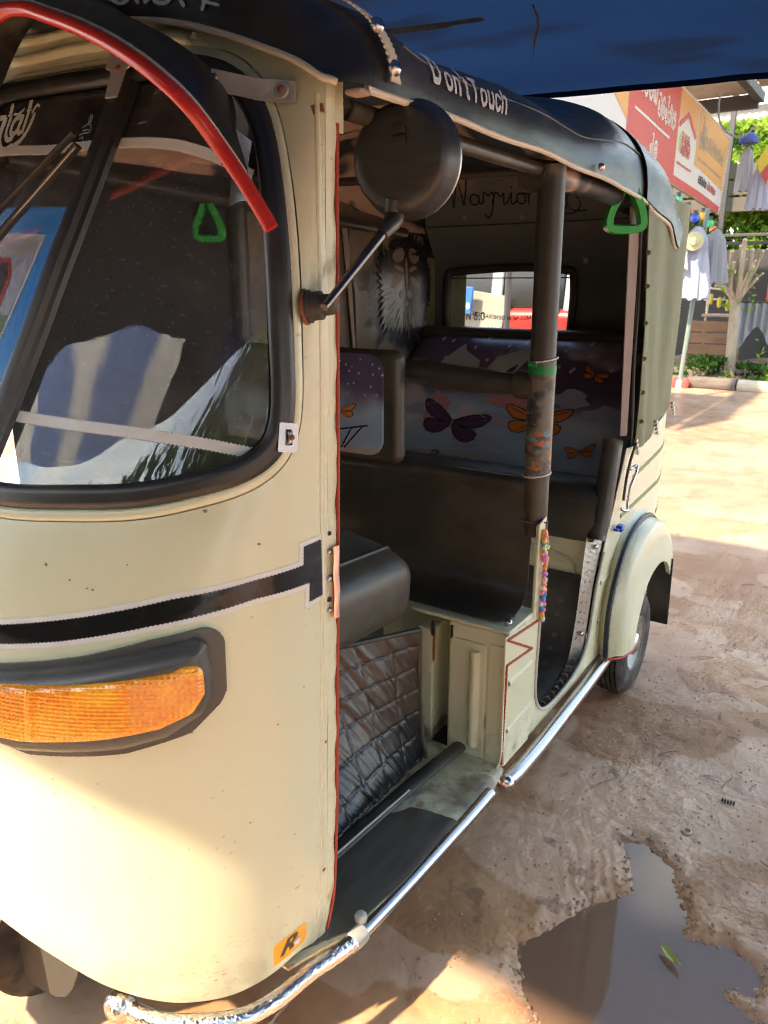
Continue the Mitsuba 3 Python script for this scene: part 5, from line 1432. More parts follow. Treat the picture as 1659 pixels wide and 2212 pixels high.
for i in range(40):
    x, y, a0 = rng.uniform(.7, 1.6), rng.uniform(.9, 3.6), rng.uniform(0, 6.3)
    l = rng.uniform(.015, .05); z = gz_at(x, y) + .003
    twigs.append(tube([(x - l * math.cos(a0), y - l * math.sin(a0), z), (x, y + .003, z + .003), (x + l * math.cos(a0), y + l * math.sin(a0), z)], .0013, 5))
grits = []
for i in range(1300):
    x, y = .55 + abs(rng.normal(0, .55)), rng.uniform(.25, 3.4)
    r = .0012 + .0032 * rng.random() ** 3
    if pud.contains(Point(x, y)): continue
    grits.append(ball([x, y, gz_at(x, y) + r * .2], r, 0, [1, rng.uniform(.6, 1.4), .7]))
obj('ground_grit', cat_(grits), 'stone', None, False, label='fine grit and small stones scattered over the mud', cat='grit', kind='stuff')
B('twig', base_color=(.16, .11, .07), roughness=.8)
obj('twig_litter', cat_(twigs), 'twig', None, True, label='scattered twigs and straw on the mud', cat='twigs', kind='stuff')

# ---------------------------------------------------------------- background: banner, post, hedge, stall
B('banner_white', base_color=(.60, .58, .52), roughness=.5)
B('banner_orange', base_color=(.62, .33, .10), roughness=.5)
B('banner_red', base_color=(.50, .085, .07), roughness=.5)
B('banner_grey', base_color=(.22, .18, .14), roughness=.5)
B('banner_black', base_color=(.05, .05, .05), roughness=.5)
B('banner_green', base_color=(.25, .45, .12), roughness=.5)
B('dark_steel', base_color=(.035, .035, .035), roughness=.5)
bn = thing('shop_banner', 'long white, orange and red shop banner with Sinhala lettering hung above the yard', 'banner')
XB = -1.6


def ban(a, b, o):
    """a along the yard, b = height above the banner's sloping lower edge."""
    a, b = np.asarray(a, float), np.asarray(b, float)
    zb = 2.64 + (13.42 - a) * .057
    return np.stack([XB + np.asarray(o, float) + .012 * np.sin(a * 1.7), a + b * .26 / 1.09 * np.clip((a - 10) / 3.4, 0, 1), zb + b], -1)


HB = 1.16
dnb = lambda m: TM(m.vertices, m.faces[:, ::-1])
obj('sheet', drape(sbox(5.0, 0, 13.45, HB), ban, 0, .01, .2), 'banner_white', bn, 30)
pn_ = lambda name, poly, mat, o=.003: obj(name, drape(poly, ban, o, 0, .1), mat, bn, True)
pn_('printed_panel', sbox(8.28, .0, 10.46, HB), 'banner_red')
pn_('printed_panel', Polygon([(6.25, HB), (6.25, .95), (8.28, .30), (8.28, HB)]), 'banner_orange')
pn_('printed_panel', Polygon([(6.85, HB), (5.9, HB), (6.85, .95)]), 'banner_orange')
pn_('printed_panel', Polygon([(10.46, HB), (10.46, .78), (10.9, .98), (11.38, .72), (11.38, HB)]), 'banner_orange')
pn_('printed_panel', Polygon([(11.42, .40), (11.42, HB), (13.43, HB), (13.43, .36)]), 'banner_orange')
pn_('printed_stripe', sbox(10.46, 0, 13.43, .115), 'banner_red')
pn_('house_outline', LineString([(10.52, .74), (10.88, .93), (11.30, .74)]).buffer(.035), 'banner_red', .005)
pn_('house_mark', Polygon([(10.58, .45), (10.68, .45), (10.68, .70), (10.58, .62)]), 'banner_green', .005)


def glyph(kind, x, y, s):
    """rounded letters in the manner of the Sinhala script."""
    A = {0: [spline([(.1, .75), (.0, .45), (.15, .1), (.45, .0), (.8, .15), (.9, .5), (.72, .8), (.5, .62), (.62, .42), (.8, .5)], 26)],
         1: [spline([(.12, .9), (.0, .5), (.2, .05), (.45, .2), (.42, .5), (.5, .2), (.75, .02), (.95, .4), (.82, .85), (.6, .9)], 26)],
         2: [spline([(.35, .5), (.15, .62), (.05, .35), (.25, .05), (.6, .0), (.9, .25), (.88, .7), (.55, .98), (.2, .9)], 26), spline([(.35, .5), (.45, .36), (.34, .28), (.26, .4)], 8)],
         3: [spline([(.1, .35), (.3, .2), (.4, .45), (.2, .6), (.05, .35), (.3, .0), (.75, .05), (.92, .45), (.8, .85)], 26), spline([(.8, .85), (.95, 1.15), (.7, 1.2)], 8)],
         4: [spline([(.0, .2), (.25, .0), (.4, .35), (.4, .75), (.6, .95), (.8, .6), (.8, .2), (1.0, .05)], 24), [(.15, .55), (.4, .6)]],
         5: [spline([(.8, .8), (.45, .95), (.1, .7), (.05, .25), (.4, .0), (.8, .15), (.85, .5), (.55, .6), (.35, .45), (.5, .3)], 26)]}[kind]
    return [[(x + px_ * s[0], y + py_ * s[1]) for px_, py_ in l] for l in A]


def word(kinds, x, y, s, gap, w):
    L = []
    for i, k_ in enumerate(kinds): L += glyph(k_, x + i * gap, y, s)
    return strokes(L, w)


pn_('lettering', word((0, 1, 3, 2, 1), 8.42, .70, (.165, .26), .20, .020), 'banner_white', .006)
pn_('lettering', word((2, 5, 3, 4, 0), 9.46, .62, (.145, .24), .175, .018), 'banner_white', .006)
pn_('printed_rule', sbox(8.52, .47, 10.1, .50), 'banner_white', .006)
pn_('lettering', word((3, 5), 9.25, .14, (.14, .2), .2, .018), 'banner_white', .006)
pn_('lettering', word((1, 3, 0, 2), 10.64, .42, (.10, .17), .125, .014), 'banner_red', .006)
pn_('lettering', word((2, 4, 1), 10.66, .56, (.10, .12), .14, .013), 'banner_red', .006)
pn_('lettering', sbox(10.56, .275, 11.28, .30), 'banner_red', .006)
pn_('lettering', word((3, 1), 11.56, .66, (.12, .34), .16, .020), 'banner_grey', .006)
pn_('lettering', word((0, 4, 2, 5, 0, 1, 3), 11.86, .70, (.14, .20), .195, .018), 'banner_grey', .006)
pn_('printed_rule', sbox(11.55, .50, 13.2, .53), 'banner_grey', .006)
pn_('lettering', word((1, 2, 4, 0), 11.75, .22, (.11, .10), .135, .014), 'banner_black', .006)
pn_('lettering', word((3, 1, 5, 2, 0), 12.32, .22, (.11, .09), .135, .012), 'banner_red', .006)
pn_('lettering', word((1, 0, 3, 4), 5.28, .36, (.11, .24), .13, .012), 'banner_black', .006)
pn_('lettering', word((4, 2, 5), 5.95, .34, (.11, .22), .13, .012), 'banner_black', .006)
pn_('lettering', word((0, 5, 1, 3, 2, 4), 7.2, .72, (.13, .22), .15, .016), 'banner_grey', .006)
obj('frame_edge', [tube(ban(np.linspace(5, 13.45, 20), np.full(20, HB), np.full(20, .0)), .015, 8), tube(ban(np.full(2, 13.45), np.array([0, HB]), np.zeros(2)), .015, 8)], 'banner_white', bn, 40)
obj('support_post', tube([(XB - .05, 9.2, 0), (XB - .05, 9.2, 3.9)], .03, 8), 'dark_steel', bn, True)
obj('support_post', tube([(XB - .05, 5.6, 0), (XB - .05, 5.6, 4.2)], .03, 8), 'dark_steel', bn, True)

cols = [(.05, .40, .22), (.55, .03, .03), (.03, .08, .55), (.75, .45, .03), (.05, .45, .2), (.80, .22, .04), (.6, .05, .05)]
for i, c_ in enumerate(cols): B(f'bulb_{i}', base_color=c_, roughness=.2)
ls = thing('light_string', 'string of coloured bulbs along the lower edge of the banner', 'string lights')
cord = ban(np.linspace(9.8, 13.4, 30), np.full(30, -.03), np.full(30, .02))
obj('cord', tube(cord, .008, 6), 'dark_steel', ls, True)
for i, a_ in enumerate((10.75, 11.3, 11.75, 12.25, 12.8, 13.15, 10.3)):
    q = ban(np.array(a_), np.array(-.05), np.array(.02)) - np.array([0, 0, .05 + .05 * (i % 3)])
    bq = obj('bulb', ball(q + [0, 0, -.07], .062, 2), f'bulb_{i}', ls, True)
    obj('bulb_holder', tube([q + [0, 0, .04], q + [0, 0, -.03]], .035, 8), 'dark_steel', ls, 40)

B('green_post', base_color=(.14, .18, .155), roughness=.5)
po = thing('green_post', 'thin grey green metal post standing in front of the hedge, dresses hung on it', 'post')
obj('pole', tube([(-1.54, 11.75, -.02), (-1.50, 11.88, 1.3), (-1.46, 12.0, 2.62)], .034, 10), 'green_post', po, True)
B('pot_red', base_color=(.50, .08, .06), roughness=.5)
for dx in (-.085, .085):
    pk_ = thing('red_bollard_foot', 'small red foot ' + ('left' if dx < 0 else 'right') + ' of the base of the grey green post', 'base block', None)
    obj('block', lathe([(0, .17), (.05, .16), (.065, .09), (.05, .0)], 14, at=(-1.54 + dx, 11.74, -.01)), 'pot_red', pk_, 40)
obj('collar', box([-1.58, 11.70, -.01], [-1.50, 11.78, .12], .01), 'white_paint', po, 30)

B('lilac_cloth', base_color=(.40, .42, .52), roughness=.8)
B('grey_cloth', base_color=(.22, .23, .25), roughness=.8)
B('straw', base_color=(.58, .54, .30), roughness=.7)
B('pale_cloth', base_color=(.44, .44, .46), roughness=.8)


def hung_dress(name, label, x, y, ztop, zbot, w, mat, seed, cat='dress'):
    k = thing(name, label, cat)
    r = np.random.default_rng(seed)
    rows = []
    for t in np.linspace(0, 1, 26):
        wd = w * (.16 + .62 * min(1, t / .18) ** .7 * .7 + .40 * t)
        a = np.linspace(0, 2 * np.pi, 60, endpoint=False)
        f = 1 + (.20 * np.sin(a * 7 + seed + t * 1.2) + .12 * np.sin(a * 15 + 2 - t * 2)) * min(1, t * 2)
        rows.append(np.c_[x + wd * .5 * f * np.cos(a), y + .35 * wd * .5 * f * np.sin(a), np.full(60, ztop + (zbot - ztop) * t) + .02 * np.sin(a * 9) * (t > .96)])
    obj('garment', grid_mesh(np.array(rows), close_v=True), mat, k, 50)
    obj('hanger', tube(spline([(x, y, ztop + .16), (x + .02, y, ztop + .10), (x, y, ztop + .03), (x - w * .25, y, ztop - .04), (x, y, ztop + .02), (x + w * .25, y, ztop - .04)], 24), .006, 5), 'dark_steel', k, 40)
    return k


hung_dress('hanging_dress', 'pale lilac dress on a hanger with a straw hat pinned at its top', -1.47, 11.55, 2.34, 1.33, .46, 'lilac_cloth', 3)
ht = thing('straw_hat', 'round straw coloured hat hung at the top of the lilac dress', 'hat')
obj('brim', lathe([(.0, .06), (.05, .055), (.065, .01), (.13, .0), (.132, -.006), (.06, 0)], 24, (.25, -.95, -.1), (-1.46, 11.36, 2.13)), 'straw', ht, 40)
hung_dress('hanging_dress', 'grey veil dress hung behind the lilac dress, to its right', -1.25, 11.75, 2.30, 1.55, .40, 'grey_cloth', 5)
hung_dress('hanging_dress', 'white garment hung left of the lilac dress at the canvas edge', -1.72, 11.4, 2.42, 1.75, .36, 'pale_cloth', 8)
hung_dress('hanging_trousers', 'white trousers hanging under the shed roof below a blue cap', -1.33, 13.8, 3.68, 3.0, .26, 'pale_cloth', 9, 'trousers')
hung_dress('hanging_shawl', 'grey lilac shawl hanging under the shed roof at the right edge', -1.05, 13.6, 3.38, 2.7, .32, 'lilac_cloth', 11, 'shawl')
cpk = thing('hanging_hat', 'blue cap hung above the white trousers under the shed roof', 'cap')
B('cap_blue', base_color=(.06, .09, .28), roughness=.7)
obj('crown', lathe([(0, .16), (.10, .14), (.15, .06), (.155, 0), (.0, -.02)], 20, at=(-1.33, 13.75, 3.72)), 'cap_blue', cpk, 40)
obj('peak', box([-1.45, 13.52, 3.70], [-1.21, 13.66, 3.715], .006), 'cap_blue', cpk, 40)
fk_ = thing('toy_fan', 'yellow and red paper fan hanging right of the white trousers', 'paper fan')
B('fan_yellow', base_color=(.70, .55, .06), roughness=.6)
obj('yellow_blade', solid_grid(np.array([[[-1.13, 13.5, 3.40], [-1.00, 13.5, 3.62]], [[-1.06, 13.5, 3.22], [-.94, 13.5, 3.38]]]), .01), 'fan_yellow', fk_, 30)
obj('red_blade', solid_grid(np.array([[[-1.04, 13.49, 3.24], [-.94, 13.49, 3.38]], [[-.96, 13.49, 3.05], [-.88, 13.49, 3.25]]]), .01), 'banner_red', fk_, 30)

# stump of a pruned bush
B('bark', base_color=mikit.proc(lambda p, n, uv: mix((.16, .13, .09), (.42, .34, .24), fbm(p.x * 14, p.y * 14, p.z * 5, 4))), roughness=.85)
B('cut_wood', base_color=(.66, .54, .33), roughness=.7)
st_ = thing('pruned_bush', 'pruned bush with pale bare cut branches in front of the stall', 'bush')
obj('trunk', tube(pch([(-.98, 12.6, -.02), (-1.0, 12.6, .5), (-1.02, 12.6, 1.0), (-1.03, 12.6, 1.35)], 20), np.linspace(.085, .07, 20), 12), 'bark', st_, True)
for i, (x0, x1, z1, r) in enumerate(((-1.12, -1.16, 2.02, .034), (-1.05, -1.05, 2.10, .036), (-.98, -.985, 2.18, .034), (-.94, -.88, 2.04, .034), (-.92, -.74, 2.02, .022), (-1.18, -1.32, 1.80, .022), (-1.16, -1.24, 1.80, .024), (-.90, -.78, 1.62, .030), (-.90, -.82, 1.80, .024), (-1.13, -1.20, 1.55, .03), (-1.2, -1.40, 1.62, .016), (-1.10, -1.10, 1.86, .022), (-1.0, -.93, 1.9, .02), (-1.08, -1.28, 1.98, .018), (-.95, -.80, 1.88, .018), (-1.04, -1.0, 1.75, .026), (-.90, -.70, 1.70, .016), (-1.15, -1.32, 1.52, .02))):
    yb = 12.6 + .10 * math.sin(i * 2.1)
    bk_ = obj('branch', tube(pch([(-1.02 + .03 * (i % 3 - 1), 12.6, 1.25), (x0, yb, 1.48), (x1, yb, z1)], 14), np.linspace(r * 1.35, r, 14), 9), 'bark', st_, True)
    obj('cut_end', ball([x1, yb, z1], r * 1.02, 1), 'cut_wood', bk_, True)


def leaf_cloud(n, lo, hi, size, seed, thin=None, up=.5):
    r = np.random.default_rng(seed)
    c = r.uniform(lo, hi, (n * 3, 3))
    dens = meshkit.fbm(c * np.array([1.6, 1.6, 2.0]) + seed, 3, seed)
    c = c[np.argsort(-dens + r.normal(0, .05, len(dens)))[:n]]
    a = r.normal(size=(n, 3)); a[:, 2] += .3; a /= np.linalg.norm(a, axis=1, keepdims=True)
    b = np.cross(a, r.normal(size=(n, 3))); b /= np.linalg.norm(b, axis=1, keepdims=True)
    s = size * r.uniform(.6, 1.3, (n, 1))
    v = np.stack([c - a * s, c + b * s * .42 - a * s * .1, c + a * s, c - b * s * .42 - a * s * .1], 1).reshape(-1, 3)
    i = np.arange(n)[:, None] * 4
    return TM(v, np.vstack([i + [0, 1, 2], i + [0, 2, 3]]))


def leafmat(key, c, t):
    scene[key] = {'type': 'principledthin', 'base_color': mikit.proc(c), 'roughness': .45, 'diff_trans': t, 'spec_trans': 0.0}


leafmat('hedge_leaf', lambda p, n, uv: mix((.10, .22, .02), (.32, .46, .07), noise(p.x * 3.1, p.y * 3.1, p.z * 3.1)), .9)
leafmat('dark_leaf', lambda p, n, uv: mix((.022, .06, .014), (.06, .12, .025), noise(p.x * 2, p.y * 2, p.z * 2)), .7)
obj('leaf_shoots', leaf_cloud(90, (-1.25, 12.4, 1.15), (-.72, 12.75, 1.75), .045, 77), 'hedge_leaf', st_, False, kind='stuff')
for i in range(9):
    x0 = -4.4 + i * .78
    hk = thing('tall_shrub', 'bright green sunlit leafy shrub behind the stall', 'shrub', 'bright green shrubs behind the stall')
    obj('foliage', leaf_cloud(6500, (x0 - .6, 16.6, 1.5), (x0 + .6, 18.2, 4.3 + .5 * math.sin(i * 2.3)), .10, 20 + i), 'hedge_leaf', hk, False)
    obj('stem', tube([(x0, 17.7, 0), (x0 + .1, 17.7, 2.6)], .03, 7), 'bark', hk, True)
for i, (x, y, h, r) in enumerate(((-9, 24, 9, 3.2), (-4.5, 27, 10, 3.6), (.5, 26, 9, 3.4), (5, 25, 10, 3.6), (9.5, 22, 8, 3.2), (13, 17, 9, 3.4), (-14, 20, 9, 3.4))):
    k_ = thing('background_tree', 'green broadleaf tree beyond the yard', 'tree', 'trees beyond the yard')
    m = leaf_cloud(5200, (-1, -1, -1), (1, 1, 1), .055, 60 + i)
    cen = np.asarray(m.vertices).reshape(-1, 4, 3); keep = np.linalg.norm(cen.mean(1), axis=1) < 1.02
    cen = cen[keep]; j = np.arange(len(cen))[:, None] * 4
    m = TM(cen.reshape(-1, 3) * [r, r, r * .85] + [x, y, h * .62], np.vstack([j + [0, 1, 2], j + [0, 2, 3]]))
    obj('crown', m, 'dark_leaf' if i % 2 else 'hedge_leaf', k_, False)
    obj('trunk', tube(pch([(x, y, -.1), (x + .1, y, h * .3), (x - .1, y, h * .7)], 12), np.linspace(.22, .08, 12), 9), 'bark', k_, True)

# low planting and log edging
for i, (x, n, hgt) in enumerate(((-1.95, 200, .35), (-1.35, 260, .42), (-.75, 260, .34), (-.35, 320, .75), (.05, 300, .6))):
    k_ = thing('low_plant', ('leafy low plant behind the dark log, left of the grey green post', 'leafy low plant behind the dark log, between the post and the pruned bush', 'leafy low plant at the right foot of the pruned bush, behind the log joint', 'tall bright leafy plant behind the pale log, right of the pruned bush', 'bright leafy plant behind the pale log at the right edge of the photo')[i], 'plant')
    obj('leaves', leaf_cloud(n, (x - .3, 12.25, .05), (x + .3, 12.8, hgt), .06, 90 + i), 'dark_leaf' if i < 3 else 'hedge_leaf', k_, False)
    obj('stem', tube([(x, 12.5, -.02), (x + .02, 12.5, hgt * .7)], .012, 5), 'twig', k_, True)
B('dark_log', base_color=mikit.proc(lambda p, n, uv: mix((.06, .05, .045), (.17, .14, .12), fbm(p.x * 5, p.y * 20, p.z * 20, 3))), roughness=.9)
B('pale_log', base_color=mikit.proc(lambda p, n, uv: mix((.34, .28, .20), (.56, .48, .36), fbm(p.x * 5, p.y * 20, p.z * 20, 3))), roughness=.9)
l1 = thing('edging_log', 'dark weathered log laid along the yard edge', 'log')
obj('stem', tube(pch([(-2.4, 12.02, .06), (-1.5, 11.95, .065), (-.74, 11.9, .07)], 30), .105, 12), 'dark_log', l1, True)
l2 = thing('edging_log', 'pale sunlit log laid along the yard edge, right of the dark one', 'log')
obj('stem', tube(pch([(-.72, 11.88, .07), (-.2, 11.86, .06), (.6, 11.8, .06)], 30), .10, 12), 'pale_log', l2, True)
B('soil', base_color=mikit.proc(lambda p, n, uv: mix((.06, .04, .028), (.17, .115, .08), fbm(p.x * 6, p.y * 6, 0, 4))), roughness=.9)
obj('planting_bed', grid_mesh(np.array([[[x, y, .05 + .22 * (y - 12.05) / 2.2 + .05 * math.sin(x * 5 + y * 7)] for x in np.linspace(-3.4, 2.4, 60)] for y in np.linspace(12.05, 14.2, 24)])), 'soil', None, True, kind='structure')

# stall: shed with posts, corrugated roof, goods
B('board_dark', base_color=(.075, .066, .052), roughness=.8)
B('shed_dark', base_color=(.030, .028, .026), roughness=.8)
B('shed_red', base_color=(.36, .035, .03), roughness=.5)
B('wood_brown', base_color=mikit.proc(lambda p, n, uv: mix((.12, .06, .03), (.23, .125, .065), fbm(p.x * 3, p.y * 3, p.z * 14, 3))), roughness=.7)
B('corrugated', base_color=mikit.proc(lambda p, n, uv: mix((.16, .145, .125), (.30, .27, .23), fbm(p.x * 2, p.y * 2, 0, 3))), roughness=.6)
B('white_roof', base_color=(.80, .80, .80), roughness=.5)
sh = thing('stall_shed', 'open stall shed with a grey corrugated roof on dark posts', 'shed')
gxx = np.linspace(-3.6, 3.2, 400)


def corr(y0, z0, y1, z1, xs_):
    return np.array([np.c_[xs_, np.full(len(xs_), y0 + (y1 - y0) * t), z0 + (z1 - z0) * t + .022 * np.sin(xs_ * 2 * np.pi / .16)] for t in np.linspace(0, 1, 6)])


def corr_x(x0, x1, y0, y1, z0, z1):
    ys_ = np.linspace(y0, y1, 200)
    return np.array([np.c_[np.full(200, x), ys_, z0 + (z1 - z0) * (ys_ - y0) / (y1 - y0) + .020 * np.sin(ys_ * 2 * np.pi / .26)] for x in np.linspace(x0, x1, 6)])


obj('roof', solid_grid(corr_x(-4.2, -1.15, 9.3, 13.2, 4.42, 4.36), .006), 'corrugated', sh, 50, label='corrugated roof sheet over the banner, seen from below')
obj('roof', solid_grid(corr_x(-.98, .2, 9.0, 12.2, 4.40, 4.22), .006), 'corrugated', sh, 50)
obj('roof_beam', box([-4.2, 13.15, 4.12], [-1.15, 13.25, 4.32], .01), 'dark_steel', sh, 30)
obj('roof_beam', box([-1.20, 9.3, 4.20], [-1.08, 13.25, 4.34], .01), 'dark_steel', sh, 30)
for x in (-2.05, -.2, 2.2):
    obj('post', box([x - .05, 15.95, 0], [x + .05, 16.05, 5.0], .01), 'dark_steel', sh, 30)
for z in (3.02, 3.32, 3.62):
    obj('wall_board', box([-3.6, 16.2, z - .13], [3.0, 16.24, z + .13], .01), 'board_dark', sh, 30)
for z in (2.45,): obj('rail', box([-3.6, 16.0, z - .03], [3.0, 16.06, z + .03], .01), 'dark_steel', sh, 30)
for z in (2.22,): obj('rail', box([-2.2, 14.2, z - .03], [3.0, 14.26, z + .03], .01), 'dark_steel', sh, 30)
obj('low_wall', box([-3.6, 15.5, .1], [3.0, 15.6, 2.16], .01), 'shed_dark', sh, 30)
hs_ = thing('white_house', 'white sunlit building with a long pale roof edge beyond the stall', 'building')
obj('wall', box([-4.4, 21.0, 3.2], [3.5, 23.5, 5.8], .02), 'white_roof', hs_, 30)
obj('roof', solid_grid(corr(20.6, 5.9, 23.8, 6.9, np.linspace(-4.6, 3.7, 300)), .01), 'corrugated', hs_, 50)
obj('fascia', box([-4.6, 20.5, 5.55], [3.7, 20.56, 5.85], .01), 'white_roof', hs_, 30)
cbk = thing('red_chest', 'red chest standing at the right edge behind the pruned bush', 'chest')
obj('body', box([-.86, 14.4, 1.25], [-.1, 15.0, 1.86], .03), 'shed_red', cbk, 30)
obj('lid', box([-.88, 14.38, 1.86], [-.08, 15.02, 1.95], .02), 'shed_red', cbk, 30)
for x in (-.84, -.18):
    for y in (14.42, 14.9): obj('leg', box([x, y, .1], [x + .06, y + .06, 1.25]), 'dark_steel', cbk, 30)
bx = thing('wooden_crate', 'brown wooden crate on the ground behind the grey green post', 'crate')
cx0, cx1 = -1.85, -1.10
for i in range(4):
    obj('slat', box([cx0, 13.35, .20 + i * .19], [cx1, 13.38, .375 + i * .19], .006), 'wood_brown', bx, 30)
obj('side_board', box([cx0, 13.38, .2], [cx0 + .03, 13.9, .95], .006), 'wood_brown', bx, 30)
obj('side_board', box([cx1 - .03, 13.38, .2], [cx1, 13.9, .95], .006), 'wood_brown', bx, 30)
obj('base', box([cx0, 13.36, .08], [cx1, 13.9, .2], .006), 'shed_dark', bx, 30)
ch_ = thing('cane_chair', 'pale cane chair standing behind the brown crate', 'chair')
for x in (-1.72, -1.28):
    obj('leg', tube([(x, 14.0, .1), (x, 14.0, 1.78)], .022, 7), 'cut_wood', ch_, True)
for z in (1.02, 1.30, 1.48):
    obj('rung', tube([(-1.74, 13.98, z), (-1.26, 13.98, z - .04)], .018, 7), 'cut_wood', ch_, True)
obj('back_hoop', tube(spline([(-1.72, 14.0, 1.5), (-1.68, 14.0, 1.74), (-1.5, 14.0, 1.82), (-1.32, 14.0, 1.74), (-1.28, 14.0, 1.5)], 24), .022, 8), 'cut_wood', ch_, True)
obj('seat', box([-1.74, 13.7, 1.0], [-1.26, 14.05, 1.05], .015), 'pink_cloth', ch_, 30)
nt = thing('grey_netting', 'grey netting hung on a rail in front of the red chest', 'netting')
gxn = np.linspace(-1.02, -.42, 60)
obj('cloth', solid_grid(np.array([np.c_[gxn, 12.9 + .035 * np.sin(gxn * 60), np.full(60, 1.26 - t * (.55 + .18 * np.sin(gxn * 11)))] for t in np.linspace(0, 1, 14)]), .004), 'grey_cloth', nt, 50)
obj('rail', tube([(-1.4, 12.9, 1.28), (.2, 12.9, 1.26)], .018, 7), 'dark_steel', nt, True)
for i, x in enumerate((-1.42, -1.29, -1.16, -1.05)):
    yk = thing('yellow_tassel', ('first', 'second', 'third', 'fourth')[i] + ' yellow tassel from the left hanging behind the pruned bush', 'tassel', None)
    obj('tuft', lathe([(0, .10), (.03, .08), (.036, .0), (.026, -.06), (0, -.07)], 10, at=(x, 12.75, 1.30 - .05 * i)), 'fan_yellow', yk, 40)
B('rope_pink', base_color=(.55, .22, .18), roughness=.6)
rp = thing('twisted_rope', 'red and white twisted rope hanging at the upper right corner', 'rope')
obj('cord', tube(pch([(.35, 8.0, 4.25), (.40, 8.0, 4.05), (.52, 8.0, 3.80), (.62, 8.0, 3.65)], 20), .028, 8), 'rope_pink', rp, True)
r2 = thing('blue_rope', 'thin blue and white rope stretched across under the tarp at the right', 'rope')
obj('cord', tube(pch([(-.45, 8.0, 4.15), (-.05, 8.0, 4.06), (.6, 8.0, 3.92)], 20), .02, 8), 'lilac_cloth', r2, True)
lb = thing('loop_cable', 'white cable hanging in a loop beside the banner top', 'cable')
obj('cord', tube(spline([(-1.35, 11.5, 4.05), (-1.35, 11.5, 3.8), (-1.22, 11.5, 3.55), (-1.0, 11.5, 3.48), (-.85, 11.5, 3.6)], 30), .013, 8), 'grey_cloth', lb, True)

# ---------------------------------------------------------------- vehicles behind, seen through the rear window
B('van_red', base_color=(.45, .025, .02), roughness=.25, clearcoat=.6)
B('van_white', base_color=(.36, .37, .39), roughness=.3)
B('van_glass', base_color=(.02, .018, .016), roughness=.1)
B('sign_blue', base_color=(.03, .16, .55), roughness=.4)
B('plate_cream', base_color=(.34, .33, .27), roughness=.5)
vn = thing('parked_van', 'red and white van parked behind, seen through the rear window', 'van')
V0 = np.array([-2.1, 6.2, 0.])
vb_ = lambda n_, lo, hi, m_, r=.03, rot=None: obj(n_, box(V0 + np.array(lo) * [1, 1, 1.14], V0 + np.array(hi) * [1, 1, 1.14], r, rot), m_, vn, 40)
vb_('body', [-.85, .0, .32], [.85, 3.2, 1.16], 'van_red', .10)
vb_('lower_body', [-.84, -.01, .30], [.84, 3.1, .62], 'van_white', .08)
vb_('roof', [-.78, .15, 1.64], [.78, 3.1, 1.78], 'van_white', .06)
vb_('windscreen', [-.70, .10, 1.14], [.70, .14, 1.65], 'van_glass', .015, ([1, 0, 0], -8))
for x in (-.77, .73): vb_('pillar', [x - .02, .08, 1.12], [x + .06, .16, 1.68], 'van_white', .02, ([1, 0, 0], -8))
vb_('centre_post', [-.03, .06, 1.14], [.09, .10, 1.66], 'van_white', .02, ([1, 0, 0], -8))
vb_('rear_cabin', [-.76, .9, 1.14], [.76, 3.05, 1.66], 'van_glass', .05)
vb_('grille', [-.35, -.03, .80], [.55, .0, .98], 'dark_steel', .01)
vb_('bumper', [-.86, -.08, .36], [.86, .04, .52], 'van_white', .03)
pl_ = vb_('number_board', [-.32, -.045, .98], [.16, -.025, 1.28], 'plate_cream', .006, ([0, 1, 0], 8))
obj('number', text_on('N 6.0', .075, lambda x, y, z: V0 + np.c_[-.25 + x * .8, np.full(len(x), -.048) - z, 1.20 + y], True), 'print_dark', pl_, 40)
vb_('headlamp', [-.72, -.03, .74], [-.50, .0, .92], 'white_paint', .02); vb_('headlamp', [.56, -.03, .74], [.76, .0, .92], 'white_paint', .02)
for x in (-.86, .70):
    for y in (.5, 2.5): obj('wheel', lathe([(0, .0), (.22, 0), (.30, .02), (.32, .06), (.32, .14), (.30, .16), (0, .16)], 28, (1, 0, 0), V0 + [x, y, .315]), 'tyre_rubber', vn, 40)
sg = thing('blue_signboard', 'blue and yellow signboard leaning on the van seen through the rear window', 'signboard')
obj('panel', box([-2.50, 6.02, 1.27], [-2.22, 6.05, 1.52], .006, ([0, 1, 0], 6)), 'sign_blue', sg, 30)
obj('yellow_stripe', Polygon and box([-2.49, 6.012, 1.28], [-2.43, 6.018, 1.50], .002, ([0, 1, 0], -12)), 'fan_yellow', sg, 30)
obj('lettering', drape(word((0, 3, 1, 2), -2.40, 1.31, (.035, .05), .042, .004), lambda a, b, o: np.stack([a, np.full(len(np.atleast_1d(a)), 6.014), b], -1), 0, 0, .2), 'white_paint', sg, True)

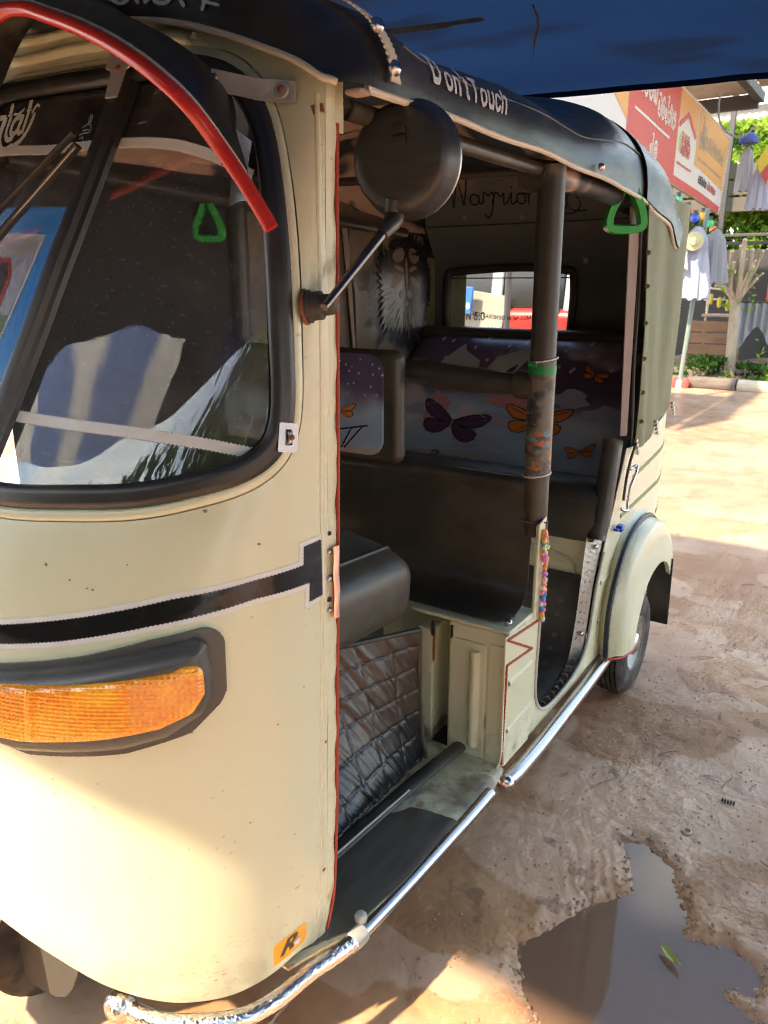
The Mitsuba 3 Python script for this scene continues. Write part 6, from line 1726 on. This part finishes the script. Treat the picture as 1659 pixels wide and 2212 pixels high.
# ---------------------------------------------------------------- in front of the rickshaw, out of the frame: what the windscreen and the paint mirror
B('shop_red', base_color=(.16, .035, .03), roughness=.6)
B('shop_dark', base_color=(.05, .035, .03), roughness=.8)
fr = thing('roadside_building', 'low dark red roadside building across the road in front of the rickshaw', 'building')
obj('wall', box([-12, -10.6, 0], [12, -10.3, 4.6], .02), 'shop_dark', fr, 30)
obj('fascia', box([-12, -10.25, 3.1], [12, -10.15, 4.4], .02), 'shop_red', fr, 30)
obj('roof', box([-12.3, -12.5, 4.6], [12.3, -9.7, 4.75], .02), 'corrugated', fr, 30)
for i, (x, y, h, r) in enumerate(((-9, -9.2, 5.9, 4.0), (-4.6, -9.0, 5.8, 3.9), (-.6, -9.2, 5.8, 3.9), (3.4, -9.2, 6.0, 3.9), (7.4, -8.4, 5.8, 3.8), (11, -5, 6.5, 3.0), (13, 1, 6.5, 3.0))):
    k_ = thing('roadside_tree', ('leftmost', 'second', 'third', 'fourth', 'fifth', 'sixth', 'last')[i] + ' of the dense trees along the road in front of the rickshaw', 'tree')
    m = leaf_cloud(7200, (-1, -1, -1), (1, 1, 1), .075, 160 + i)
    cen = np.asarray(m.vertices).reshape(-1, 4, 3); keep = np.linalg.norm(cen.mean(1), axis=1) < 1.02
    cen = cen[keep]; j = np.arange(len(cen))[:, None] * 4
    obj('crown', TM(cen.reshape(-1, 3) * [r, r * .8, h * .46] + [x, y, h * .54], np.vstack([j + [0, 1, 2], j + [0, 2, 3]])), 'hedge_leaf' if i in (4,) else 'dark_leaf', k_, False)
    obj('trunk', tube(pch([(x, y, -.1), (x + .1, y, h * .3), (x - .1, y, h * .7)], 12), np.linspace(.2, .08, 12), 9), 'bark', k_, True)

# sunlit things of the yard: real paint and cloth are a little duller than they look in the sun
for key_ in ('banner_white', 'banner_orange', 'banner_red', 'white_roof', 'lilac_cloth', 'pale_cloth', 'straw', 'cut_wood', 'fan_yellow', 'van_white', 'van_red', 'plate_cream', 'sign_blue', 'cap_blue', 'rope_pink'):
    v_ = scene[key_]['bsdf']['base_color']; v_['value'] = [round(x * .72, 4) for x in v_['value']]
